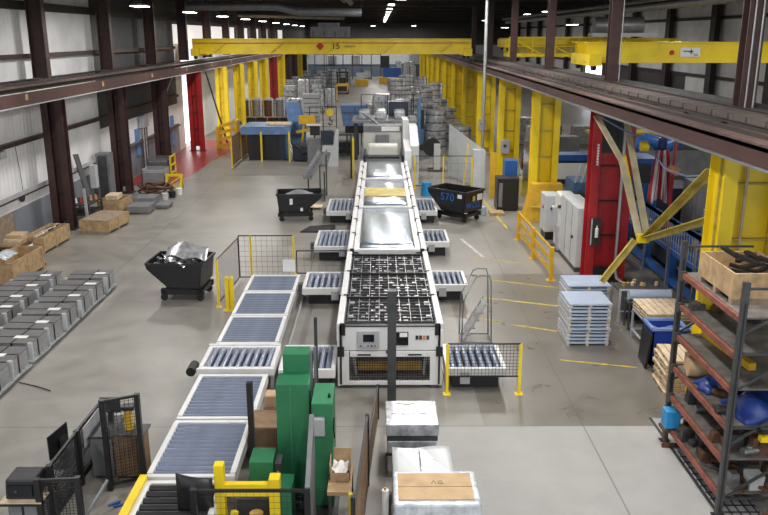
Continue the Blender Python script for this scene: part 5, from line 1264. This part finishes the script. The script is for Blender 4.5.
# hanging cable
o = B().tube([(6.2, 22.6, 5.0), (6.6, 21.8, 4.75), (6.9, 20.6, 4.6), (6.9, 19.2, 4.1), (6.8, 17.5, 4.2), (6.5, 15.3, 4.6)], .02, 6).o('air_hose', 'steelblue'); rebase(o, (6.8, 19, 4.3)); tag(o, 'pale blue air hose sagging under the right runway beam', 'hose')
t = T('hanging_tool', 'orange reel hanging on the pale blue hose beside the flag', 'reel', (7.3, 19.9, 4.0)); B().cyl((7.25, 19.9, 4.02), (7.5, 19.8, 3.9), .1, 14).o('reel', 'inkorange', t); B().bar((7.35, 19.85, 4.0), (7.35, 19.85, 5.2), .02).o('cord', 'black', t)
o = B().cyl((7.0, 21.4, 4.35), (7.2, 21.4, 4.35), .13, 16).o('pulley', 'yellow'); rebase(o, (7.1, 21.4, 4.35)); tag(o, 'yellow pulley under the runway beam right of the red column', 'pulley')

# flag
t = T('flag', 'red and white striped flag hanging draped in the right bay', 'flag', (9.3, 26, 0))
FX = [(9.06, 9.42), (9.0, 9.56)]
n = 9
for i in range(n):
    def f(u, v, i=i):
        w = (i+u)/n; k = v**.7
        a = 9.06+(8.9-9.06)*k; c = 9.44+(9.6-9.44)*k
        return (a+(c-a)*w, 26+.10*math.sin(w*16+v*2), 3.62-1.7*v-.08*math.sin(w*9)*v)
    B().sheet(f, 4, 8).o('stripe', 'flagred' if i % 2 == 0 else 'flagwhite', t, solid=.004)
B().sheet(lambda u, v: (9.06+.3*u, 25.97+.06*math.sin(u*9), 4.0-.4*v), 6, 4).o('canton', 'flagblue', t, solid=.004)
B().box(9.62, 9.7, 26.0, 26.08, 0, 5.2).o('pole', 'flagred', t)

# ================================================================ right bay machines
t = T('blue_frame_line', 'long bright blue steel conveyor frame in the right bay behind the struts', 'conveyor', (9.0, 22, 0))
for x in (8.6, 9.9):
    B().box(x-.07, x+.07, 15, 28, .15, .35).o('lower_beam', 'bluesteel', t); B().box(x-.07, x+.07, 15, 28, 1.05, 1.25).o('upper_beam', 'bluesteel', t)
    for y in (16, 18.2, 20.4, 22.6, 24.8, 27.0): B().box(x-.09, x+.09, y-.12, y+.12, 0, 1.1).o('upright', 'bluesteel', t)
for y in (16, 18.2, 20.4, 22.6, 24.8, 27.0): B().box(8.6, 9.9, y-.06, y+.06, .9, 1.04).o('cross_member', 'bluesteel', t)
B().box(8.8, 9.7, 15, 28, .4, .9).o('inner_box', 'black', t)
t = T('mesh_guard_rail', 'grey mesh guard with sloping white top rail above the blue frame', 'fence', (8.4, 22, 0))
P, Q = Vector((8.45, 28.6, 0)), Vector((8.45, 14.5, 0))
for k in range(8):
    c = P+(Q-P)*k/7; B().bar(c, c+Vector((0, 0, 2.05)), .05).o('post', 'grey', t); B().bar(P+Vector((0, 0, 2.05)), Q+Vector((0, 0, 2.05)), .08, .08).o('top_rail', 'ivory', t)
B().wire(P+Vector((0, 0, 1.25)), Q-P, (0, 0, .75), 75, 1, .012).o('mesh', 'lgrey', t)
B().box(8.5, 8.6, 15, 28, 1.3, 1.42).o('hose_run', 'bluesteel', t)
t = T('blue_press', 'blue press machine with rounded head behind the flag', 'machine', (10.8, 31.5, 0))
B().box(9.6, 10.9, 30.8, 32.4, 0, 2.6).o('body', 'bluesteel', t, bevel=.05)
B().tube([(9.3, 30.6, 2.2), (9.5, 30.6, 3.0), (10.2, 30.6, 3.35), (11.0, 30.7, 3.1), (11.8, 31, 3.4)], .28, 12).o('curved_hood', 'bluesteel', t)
B().box(9.9, 10.5, 30.6, 30.8, 1.7, 2.4).o('dark_window', 'black', t); B().box(10.5, 10.8, 30.6, 30.8, 1.0, 1.6).o('control_box', 'lgrey', t)
B().box(9.1, 9.5, 30.0, 30.4, .0, 1.2).o('side_tank', 'yellow', t); B().cyl((9.0, 30, 1.3), (9.6, 30, 1.3), .22, 14).o('valve', 'yellow', t)
B().box(10.9, 12.6, 31, 33, 0, 1.4).o('side_cabinet', 'navy', t)
t = T('white_parts_table', 'dark engine-like machine with white fins seen between yellow and red columns', 'machine', (8.6, 33, 0)); t.name = 'engine_machine'
B().box(8.0, 9.4, 32.4, 34, .3, 1.4).o('body', 'bluemach', t, bevel=.05)
for k in range(5): B().bar((8.0+.25*k, 32.3, 1.4), (8.25+.25*k, 32.5, 2.1), .05).o('fin', 'ivory', t)
for k in range(3): B().cyl((8.2+.4*k, 32.3, .9), (8.2+.4*k, 32.0, .9), .15, 12).o('port', 'dgrey', t)
B().box(8.0, 9.4, 32.4, 34, 0, .3).o('base', 'black', t); B().box(8.1, 8.8, 32.2, 32.4, .3, .7).o('bag', 'ivory', t)
t = T('coil_reel', 'large round metal reel between two yellow columns of the right row', 'reel', (7.0, 37, 0))
B().cyl((6.7, 37, 1.6), (7.3, 36.9, 1.6), .95, 24).o('coil', 'gsteel', t); B().cyl((6.6, 37.01, 1.6), (6.7, 37, 1.6), .4, 16).o('hub', 'rust', t); B().box(6.6, 7.4, 36.6, 37.4, 0, .8).o('stand', 'yellow_dull', t)
for k, (x, y, w, d, h, m, l) in enumerate(((12.9, 30, 2.2, 1.2, 1.9, 'grey', 'grey machine cabinet behind the upper yellow strut'), (11.6, 26.2, 1.1, 1.0, 1.5, 'lgrey', 'light grey cabinet right of the flag'), (13.5, 38, 5, 1.5, 2.4, 'dgrey', 'dark grey machine block deep in the right bay'))):
    t = T('machine_cabinet', l, 'cabinet', (x, y, 0)); B().box(x-w/2, x+w/2, y-d/2, y+d/2, .08, h).o('body', m, t, bevel=.02); B().box(x-w/2+.1, x+w/2-.1, y-d/2-.02, y-d/2, h*.35, h*.85).o('door', 'grey', t); B().box(x-w/2, x+w/2, y-d/2, y+d/2, 0, .08).o('plinth', 'black', t)
t = T('yellow_platform', 'yellow railed platform deep in the right bay behind the flag', 'platform', (15, 44, 0))
B().box(11.5, 19, 43, 45, 2.0, 2.15).o('deck', 'yellow_dull', t)
for k in range(6): B().box(11.6+1.45*k, 11.7+1.45*k, 43, 43.1, 0, 3.2).o('post', 'yellow', t)
for z in (2.7, 3.2): B().box(11.5, 19, 43, 43.08, z-.04, z+.04).o('rail', 'yellow', t)
B().box(12, 18.5, 43.4, 44.8, .02, 1.9).o('dark_enclosure', 'dark_brown', t)
t = T('silver_bundle', 'blue-topped bench with bright papers beyond the second yellow column', 'bench', (10.5, 40, 0)); t.name = 'blue_bench'
B().box(8.6, 11.4, 39.5, 40.7, 1.2, 1.5).o('top', 'bluesteel', t); B().box(8.8, 11.2, 39.7, 40.5, 0, 1.2).o('body', 'dgrey', t); B().box(8.8, 11.2, 39.45, 39.5, .3, 1.1).o('papers', 'paper', t)
for k in range(7):
    x, y = 9.8+2.0*(k % 3), 50+5*(k//3); h = 1+RN.random()*1.3
    t = T('crated_goods', 'grey wrapped goods stack in the far right bay, %s' % ORD[k], 'goods stack', (x, y, 0))
    B().box(x-.6, x+.6, y-.5, y+.5, .1, h).o('load', ['wrap', 'grey', 'rust', 'coil', 'stainless', 'wrap', 'dgrey'][k], t, bevel=.04); B().box(x-.6, x+.6, y-.5, y+.5, 0, .1).o('pallet', 'oldwood', t)
# electrical cabinets in the aisle
t = T('electrical_cabinet', 'row of white electrical cabinets left of the red column', 'cabinet', (6.6, 27, 0))
B().box(6.15, 6.75, 24.2, 26.5, .15, 2.05).o('near_body', 'ivory', t, bevel=.01); B().box(6.15, 6.75, 24.2, 26.5, 0, .15).o('plinth', 'dgrey', t)
for y in (24.9, 25.7): B().box(6.14, 6.15, y-.01, y+.01, .2, 2.0).o('door_gap', 'grey', t)
B().box(6.1, 6.14, 24.6, 24.75, 1.0, 1.08).o('handle', 'black', t)
t = T('electrical_cabinet', 'rounded white and grey switch cabinet behind the row of white ones', 'cabinet', (6.5, 28, 0))
B().box(6.15, 6.7, 26.6, 27.5, .1, 2.0).o('body', 'cream', t, bevel=.08); B().box(6.1, 6.6, 26.65, 26.9, .05, .9).o('grey_front', 'lgrey', t); B().box(6.0, 6.15, 27.0, 27.4, .8, 1.5).o('side_panel', 'lgrey', t, bevel=.02); B().cyl((6.15, 26.65, 1.6), (6.1, 26.6, 1.6), .06, 10).o('gauge', 'dgrey', t); B().cyl((5.99, 27.2, 1.4), (5.95, 27.2, 1.4), .05, 10).o('switch', 'black', t); B().box(6.0, 6.2, 26.7, 27.4, 0, .1).o('foot', 'black', t)
t = T('electrical_cabinet', 'small pale cabinet nearest the yellow column, farthest of the white cabinets', 'cabinet', (6.4, 29, 0))
B().box(6.0, 6.5, 28.3, 29.2, .3, 1.65).o('body', 'ivory', t, bevel=.03); B().box(6.05, 6.45, 28.35, 29.1, 0, .3).o('stand', 'black', t); B().cyl((6.0, 28.6, 1.2), (5.96, 28.6, 1.2), .06, 10).o('switch', 'inkred', t)
# orange pedestal of the yellow column
t = T('jib_pedestal', 'orange yellow pedestal bolted before the second yellow right column', 'pedestal', (6.6, 31.4, 0))
B().hexa([(5.75, 31.2, 0), (7.3, 31.2, 0), (7.3, 31.9, 0), (5.75, 31.9, 0)], [(6.1, 31.4, 1.5), (7.3, 31.4, 1.5), (7.3, 31.9, 1.5), (6.1, 31.9, 1.5)]).o('wedge', 'ochre', t); B().box(6.0, 7.2, 31.1, 31.2, .6, .66).o('rib', 'yellow_dull', t)
t = T('dark_cabinet', 'dark grey cabinet with blue box behind it beside the yellow columns', 'cabinet', (5.6, 33.5, 0))
B().box(5.0, 5.9, 33.3, 34.2, .05, 1.4).o('body', 'black', t, bevel=.02); B().box(5.05, 5.2, 33.2, 33.3, .2, 1.2).o('door', 'grey', t); B().box(5.1, 5.8, 33.4, 34.1, 0, .05).o('plinth', 'black', t)
o = B().box(5.55, 6.1, 35.0, 35.7, 0, 1.9).o('blue_cabinet', 'bluesteel', bevel=.02); rebase(o, (5.8, 35.3, 0)); tag(o, 'bright blue cabinet standing behind the dark grey cabinet', 'cabinet')
o = B().bar((5.2, 36.2, 0), (5.2, 36.2, 2.1), .3, .06).o('ochre_board', 'ochre'); rebase(o, (5.2, 36.2, 0)); tag(o, 'ochre yellow upright board left of the blue cabinet', 'board')
o = B().cyl((4.25, 32.6, 0), (4.25, 32.6, .35), .2, 14).o('drum', 'bluewrap'); rebase(o, (4.25, 32.6, 0)); tag(o, 'small pale drum on the floor right of the lettered hopper', 'drum')
o = B().box(4.6, 5.2, 32.4, 33.0, 0, .12).o('wooden_tray', 'wood'); rebase(o, (4.9, 32.7, 0)); tag(o, 'low wooden tray on the floor before the dark grey cabinet', 'tray')
t = T('white_panel_rack', 'tall folded white panel screen with stepped top in the right aisle', 'screen', (4.1, 41, 0))
for k in range(5):
    x = 3.65+.28*k; y = 42-.8*k; z = 2.75-.17*k
    B().hexa([(x, y, .05+.0*k), (x+.3, y-.75, .05), (x+.31, y-.72, .05), (x+.01, y+.03, .05)], [(x, y, z), (x+.3, y-.75, z-.17), (x+.31, y-.72, z-.17), (x+.01, y+.03, z)]).o('panel', 'ivory', t)
B().box(4.55, 5.1, 38.4, 38.9, .0, 1.9).o('end_cabinet', 'ivory', t)
for k, z in ((0, .3), (1, 1.2)): B().bar((5.9, 46+4*k, z), (5.9, 46+4*k, z+.4), .3).o('wall_box', 'lgrey', t) if False else None
for k, (x, y, z) in enumerate(((5.95, 41.2, 1.35), (5.9, 50.3, 1.5))):
    t = T('switch_box', 'grey switch box fixed on a yellow right column, %s' % ('nearer' if k == 0 else 'farther'), 'switch box', (x+.5, y, z)); B().box(x+.3, x+.75, y-.15, y, z, z+.7).o('body', 'lgrey', t, bevel=.02); B().cyl((x+.5, y-.15, z+.4), (x+.5, y-.2, z+.4), .08, 10).o('handle', 'dgrey', t)
# ================================================================ far aisle, left
t = T('press_brake', 'dark blue bench machine with wide top at far left of the aisle', 'machine', (-6.7, 48.5, 0))
B().box(-7.8, -5.6, 47.9, 49.6, 0, 1.7).o('body', 'navy', t); B().box(-8.15, -5.3, 47.7, 50.6, 1.7, 2.0).o('table_top', 'bluemach', t, bevel=.02); B().box(-8.2, -5.25, 47.65, 47.75, 1.55, 1.95).o('front_lip', 'steelblue', t)
B().box(-5.9, -5.45, 48.0, 49.2, .05, 1.7).o('side_panel', 'bluemach', t); B().box(-7.6, -6.0, 47.85, 47.9, .1, 1.5).o('dark_opening', 'black', t)
t = T('tool_tray', 'pale tray lying on top of the dark blue bench machine', 'tray', (-6.2, 49, 2.0)); B().box(-6.9, -5.3, 48.7, 49.3, 2.02, 2.15, .05, .05).o('tray', 'palewood', t); B().box(-6.8, -5.5, 48.8, 49.2, 2.0, 2.02).o('runner', 'oldwood', t)
t = T('blue_chute', 'steel blue slanted hopper chute behind the dark bench machine', 'chute', (-5.2, 51, 0))
B().hexa([(-5.5, 50.8, .1), (-4.1, 50.8, .1), (-4.1, 51.8, .1), (-5.5, 51.8, .1)], [(-5.9, 50.8, 3.2), (-5.1, 50.8, 3.2), (-5.1, 51.8, 3.2), (-5.9, 51.8, 3.2)]).o('chute_body', 'steelblue', t); B().box(-5.5, -4.2, 50.9, 51.7, 0, .1).o('foot', 'navy', t)
B().box(-5.6, -4.6, 50.6, 50.8, 1.2, 2.0).o('lower_cover', 'bluemach', t)
for k, x in enumerate((-6.95, -5.3)):
    o = post(x, 47.3, 1.75, .1).o('yellow_post', 'yellow'); rebase(o, (x, 47.3, 0)); tag(o, 'slim yellow post before the dark blue bench machine, %s' % ('left' if k == 0 else 'right one'), 'post')
t = T('lifting_stand', 'yellow lifting frame with grey drum right of the blue chute', 'machine', (-4.5, 49.5, 0)); t.name = 'lifting_machine'
B().box(-4.9, -3.9, 49.2, 49.5, 2.0, 2.5).o('top_box', 'ochre', t); b = B(); b.bar((-4.85, 49.4, 0), (-4.6, 49.4, 2.0), .12).bar((-4.0, 49.4, 0), (-4.2, 49.4, 2.0), .12).bar((-5.1, 49.4, 1.5), (-4.0, 49.4, 1.7), .15); b.o('legs', 'ochre', t); B().cyl((-4.4, 48.8, 1.2), (-3.9, 48.8, 1.2), .4, 16).o('drum', 'lgrey', t)
t = T('dark_motor', 'dark blue motor unit and hoses between bench machine and control cabinet', 'machine', (-4.5, 47.3, 0)); t.name = 'motor_unit'
B().box(-5.1, -4.2, 47.2, 48.2, .05, .9).o('body', 'navy', t, bevel=.05); B().tube([(-5.2, 47.2, 1.1), (-4.8, 47.1, .9), (-4.5, 47.1, .5), (-4.1, 47, .7)], .08, 8).o('hose', 'black', t); B().box(-5.0, -4.3, 47.3, 48.1, 0, .05).o('base', 'black', t)
t = T('yellow_tubs', 'stepped yellow steel platform by the left aisle fence', 'platform', (-9.9, 52.5, 0)); t.name = 'stepped_platform'
for k in range(4): B().bar((-10.5, 52.2+.3*k, .2+.42*k), (-9.3, 52.2+.3*k, .5+.42*k), .12, .22).o('slanted_beam', 'ochre', t)
for x in (-10.5, -9.3): B().box(x-.08, x+.08, 52.2, 53.3, 0, 1.9 if x > -9.6 else 1.5).o('end_frame', 'ochre', t)
fence('brown mesh fence with yellow posts left of the dark bench machine', (-8.3, 45.0), (-8.3, 50.2), 1.7, [0, .6, 1], pitch=.2, w=.03, mm='slatwood')
t = T('parts_pile', 'jumble of brown parts behind the mesh fence', 'parts', (-8.3, 51, 0)); B().box(-8.9, -7.9, 50.8, 51.8, 0, 1.2).o('box', 'rust', t, bevel=.1); B().box(-8.8, -8.1, 50.9, 51.5, 1.2, 1.7).o('upper_box', 'lgrey', t, bevel=.1); t['kind'] = 'thing'
t = T('blue_dumpster', 'big steel blue open dumpster on a dark stand in the aisle', 'dumpster', (-1.95, 62, 0))
B().hexa([(-2.75, 61.6, .55), (-1.1, 61.6, .55), (-1.1, 63.0, .55), (-2.75, 63.0, .55)], [(-2.95, 61.5, 2.15), (-.95, 61.5, 2.15), (-.95, 63.2, 2.15), (-2.95, 63.2, 2.15)]).o('bin_body', 'steelblue', t); B().box(-3.0, -.9, 61.42, 61.52, 2.1, 2.22).o('rim', 'bluewrap', t); B().box(-2.9, -1.0, 61.45, 61.56, 1.55, 1.6).o('rib', 'bluemach', t); B().box(-2.6, -1.2, 61.8, 62.9, 0, .55).o('stand', 'black', t); B().box(-1.9, -1.86, 61.46, 61.53, .7, 2.05).o('seam', 'bluemach', t)
fence('black mesh fence standing left of the big blue dumpster', (-5.2, 60.5), (-3.2, 60.5), 2.1, [0, .5, 1], pitch=.4, w=.02, pm='black')
t = T('steel_scaffold', 'low dark steel frame left of the feeder head', 'frame', (-2.1, 50, 0))
b = B()
for x in (-2.9, -2.0, -1.3): b.bar((x, 50, 0), (x, 50, 1.3), .08)
for z in (.4, .8, 1.25): b.bar((-2.9, 50, z), (-1.3, 50, z), .08)
b.o('tubes', 'dgrey', t); B().box(-2.8, -1.4, 50.1, 51.2, .1, .8).o('inner_machine', 'black', t)
# forklift
t = T('forklift', 'yellow and black forklift parked far down the aisle', 'forklift', (-4.7, 104, 0))
B().box(-5.45, -3.95, 104, 106.2, .25, 1.3).o('body', 'ochre', t, bevel=.1); B().box(-5.3, -4.1, 103.9, 104.1, .4, 1.0).o('counterweight', 'black', t)
for x in (-5.35, -4.05):
    for y in (104.4, 106.2): B().box(x-.05, x+.05, y-.05, y+.05, 1.3, 2.6).o('cage_post', 'black', t)
    for y in (104.5, 106.0): B().cyl((x-.12, y, .35), (x+.12, y, .35), .35, 14).o('wheel', 'rubber', t)
B().box(-5.5, -3.9, 104.3, 106.3, 2.6, 2.75).o('roof', 'black', t); B().box(-5.1, -4.3, 104.8, 105.4, 1.3, 2.0).o('seat', 'black', t)
for x in (-5.1, -4.3): B().box(x-.08, x+.08, 106.4, 106.6, .1, 3.2).o('mast', 'black', t)

# coils and wrapped stacks
KIDS.clear()
def proto_coil():
    t = T('steel_coil', 'x', 'coil', (0, 0, 0))
    B().ring((0, 0, 0), .3, .68, .5, 20).o('winding', 'coil', t)
    b = B()
    for a in (0, 2.1, 4.2): b.box(.28*math.cos(a)-.03, .28*math.cos(a)+.03, .28*math.sin(a)-.03, .28*math.sin(a)+.03, -.0, .51)
    b.o('core_pads', 'card', t)
    B().ring((0, 0, .22), .682, .69, .05, 20).o('band', 'black', t)
    return t
pc = proto_coil(); index(); first = True
def coil(x, y, z, label, grp, s=1.):
    global first
    if first: c = pc; first = False; c.location = (x, y, z); c['label'] = label; c['group'] = grp
    else: c = dup(pc, (x, y, z), RN.uniform(0, 6), label, grp)
    c.scale = (s, s, s)
    return c
LEVEL = ['bottom', 'second from bottom', 'third from bottom', 'fourth from bottom', 'fifth from bottom']
rows = [52.5, 56, 60.5, 65.5, 71, 77, 84, 92, 101, 111]
stacks = []
for j, y in enumerate(rows):
    xm = 3.7-(y-52)*.034
    xs = []
    x = xm
    while x < 5.9: xs.append(x); x += 1.62
    for i, x in enumerate(xs):
        n = [5, 4, 5, 3, 4, 5, 4, 5, 4, 4][(j+2*i) % 10]
        if y > 70: n = min(5, n)
        g = 'coils of the %s stack from the aisle in the %s coil row' % (ORD[i].replace('nearest', 'first'), ORD[j])
        s = RN.choice((.82, .9, 1.0, 1.0))
        for k in range(n):
            if j == 0 and i == 1 and k > 2: continue
            coil(x+RN.uniform(-.06, .06), y+RN.uniform(-.1, .1), .51*k*s, '%s silver coil, %s stack from the aisle, %s row, right store' % (LEVEL[min(k, 4)], ORD[i].replace('nearest', 'first'), ORD[j]), 'coils of the right coil store', s)
# left silver groups
def wrapped(x, y, z, w, d, h, label, grp=None, m='wrap', layers=0, pal=True):
    t = T('wrapped_load', label, 'wrapped load', (x, y, z), grp)
    if pal: B().box(x-w/2, x+w/2, y-d/2, y+d/2, z, z+.12).o('pallet', 'oldwood', t)
    z0 = z+(.12 if pal else 0)
    if layers:
        hh = (h-.12)/layers
        for k in range(layers):
            B().box(x-w/2+.03, x+w/2-.03, y-d/2+.03, y+d/2-.03, z0+hh*k+.05, z0+hh*(k+1)).o('tray', m, t)
        B().box(x-w/2+.08, x+w/2-.08, y-d/2+.08, y+d/2-.08, z0, z+h-.02).o('inner_load', 'dgrey', t)
    else:
        B().box(x-w/2+.02, x+w/2-.02, y-d/2+.02, y+d/2-.02, z0, z+h, .04, .04).o('load', m, t, bevel=.06)
        B().box(x-w/2, x+w/2, y-d*.3, y-d*.3+.04, z0, z+h+.01).box(x+w*.15, x+w*.15+.04, y-d/2, y+d/2, z0, z+h+.01).o('strap', 'black', t)
    return t
t = T('storage_rack', 'long low rack carrying silver wrapped reels at far left', 'rack', (-9, 69, 0))
B().box(-11.8, -6.2, 68.4, 69.8, .5, .6).o('deck', 'oldwood', t)
for k in range(6): B().box(-11.8+1.1*k, -11.7+1.1*k, 68.4, 68.5, 0, .5).o('leg', 'dgrey', t)
for k in range(6):
    x = -11.3+.98*k
    c = T('wrapped_reel', 'silver wrapped dark reel on the long low rack, %s from the left' % ['first', 'second', 'third', 'fourth', 'fifth', 'sixth'][k], 'reel', (x, 69, .6))
    B().cyl((x, 69.0, .6), (x, 69.0, 1.95), .44, 16).o('winding', 'rust' if k % 2 == 0 else 'stainless', c)
    B().cyl((x, 69.0, 1.95), (x, 69.0, 2.12), .47, 16, .3).o('top_wrap', 'wrap', c)
    B().box(x+.28, x+.42, 68.55, 68.75, .6, 2.0).o('wrap_fold', 'wrap', c)
    if k < 5: wrapped(x+.3, 69.1, 0, .9, .9, .45, 'dark bundle under the long low rack, %s from the left' % ['first', 'second', 'third', 'fourth', 'fifth'][k], None, 'rust')
wrapped(-5.2, 62.5, 0, 1.3, 1.1, 2.9, 'tall layered stack of silver trays right of the wrapped reels', None, 'lgrey', 8)
wrapped(-6.6, 66.0, 0, 1.2, 1.1, 2.3, 'silver wrapped load left of the layered tray stack')
for k, (x, y) in enumerate(((-8.5, 78), (-7.2, 78), (-5.9, 79), (-7.8, 84), (-6.4, 84), (-5.1, 85))):
    h = [2.6, 3.2, 2.2, 2.8, 2.3, 1.9][k]
    wrapped(x, y, 0, 1.2, 1.1, h, 'silver wrapped load in the cluster behind the reels, %s' % ORD[k], None, 'wrap' if k % 2 else 'coil', 0 if k % 3 else 5)
for k in range(4): wrapped(-8.1+1.02*k, 92, 0, .9, .95, 1.3, 'low cardboard-brown load in the row left of the forklift, %s from the left' % ['first', 'second', 'third', 'fourth'][k], None, 'card')
q = 0
for j, y in enumerate((98, 106, 114, 123)):
    for i in range(6):
        x = -10.9+1.5*i
        if x > -6.9 and j < 2: continue
        if x > -4.5: continue
        n = RN.choice((3, 4, 5))
        for k in range(n):
            coil(x, y, .54*k, '%s silver coil, %s stack from the wall, %s row, far left store' % (LEVEL[k], ORD[i].replace('nearest', 'first'), ORD[j]), 'coils of the far left store')
# machinery and goods at the far end
t = T('far_machine', 'blue machine with yellow base at the far end of the aisle', 'machine', (2.0, 128, 0)); B().box(.6, 3.4, 127, 129, 1.0, 2.4).o('body', 'bluesteel', t); B().box(.0, 3.8, 126.8, 129, 0, 1.0).o('base', 'ochre', t); B().box(.2, 1.6, 127.5, 128.5, 2.4, 4.2).o('dark_head', 'black', t)
t = T('far_bench', 'ochre bench with pale box on it at the aisle end, left', 'bench', (-2.6, 122, 0)); B().box(-3.6, -1.6, 121, 122.5, 0, .9).o('body', 'ochre', t); B().box(-3.4, -2.2, 121.2, 122.2, .9, 1.9).o('box', 'ivory', t)
t = T('far_rack', 'tall dark rack frame against the back wall', 'rack', (-6, 140, 0))
for k in range(8): B().box(-11+1.6*k, -10.85+1.6*k, 140, 140.2, 0, 4.2).o('post', 'dgrey', t)
for z in (2.2, 4.1): B().box(-11, .35, 140, 140.2, z, z+.15).o('beam', 'rust', t)
B().box(-11, .35, 140.2, 142, 2.2, 2.35).o('deck', 'dgrey', t)
for k in range(5):
    wrapped(-10+2*k, 141.2, 2.352 if k % 2 else 0, 1.4, 1.2, 1.5, 'silver load in the dark rack against the back wall, %s from the left' % ['first', 'second', 'third', 'fourth', 'fifth'][k])
for k in range(6):
    x = 3.2+1.1*(k % 3); y = 131+5*(k//3); wrapped(x, y, 0, 1.0, 1.0, 2.6+.5*(k % 2), 'pale wrapped load behind the right coil store, %s' % ORD[k])
# low machines between feeder and coils
t = T('coil_car', 'grey coil car with dark cradle between feeder and coil store', 'machine', (2.9, 54, 0)); B().box(2.5, 2.9, 52, 56, .1, 1.4).o('body', 'bluemach', t); B().box(2.5, 2.9, 52, 53, 1.4, 2.6).o('cradle', 'navy', t); B().box(2.5, 2.9, 52.2, 55.8, 0, .1).o('rail', 'dgrey', t)
for k, (x, y, z) in enumerate(((.2, 56.5, 0), (1.7, 58.5, 0), (-.3, 60.5, 0), (1.2, 63.5, 0))):
    wrapped(x, y, z, 1.3, 1.2, 3.3-.5*k, 'silver load standing behind the dark uncoiler, %s' % ORD[k], None, 'coil')
fence('dark frame fence before the silver loads behind the uncoiler', (-1.2, 54.5), (2.3, 54.5), 3.4, [0, .5, 1], pitch=.5, w=.02, pm='black')
# ================================================================ camera, world
cd = bpy.data.cameras.new('camera'); cd.sensor_width = 36; cd.lens = 37.5; cd.clip_end = 500
co = bpy.data.objects.new('camera', cd); COL.objects.link(co)
co.location = (0, 0, H); co.rotation_euler = (R(90-15.5), 0, -math.atan(5/(800/math.cos(R(15.5)))))
SC.camera = co
w = bpy.data.worlds.new('world'); SC.world = w; w.use_nodes = True
bg = w.node_tree.nodes['Background']; bg.inputs['Color'].default_value = (.86, .93, 1, 1); bg.inputs['Strength'].default_value = 1.5  # world light is added fill, entering by the open near end
SC.view_settings.view_transform = 'Standard'; SC.view_settings.look = 'None'; SC.view_settings.exposure = -.12; SC.view_settings.gamma = 1
SC.view_settings.use_curve_mapping = False
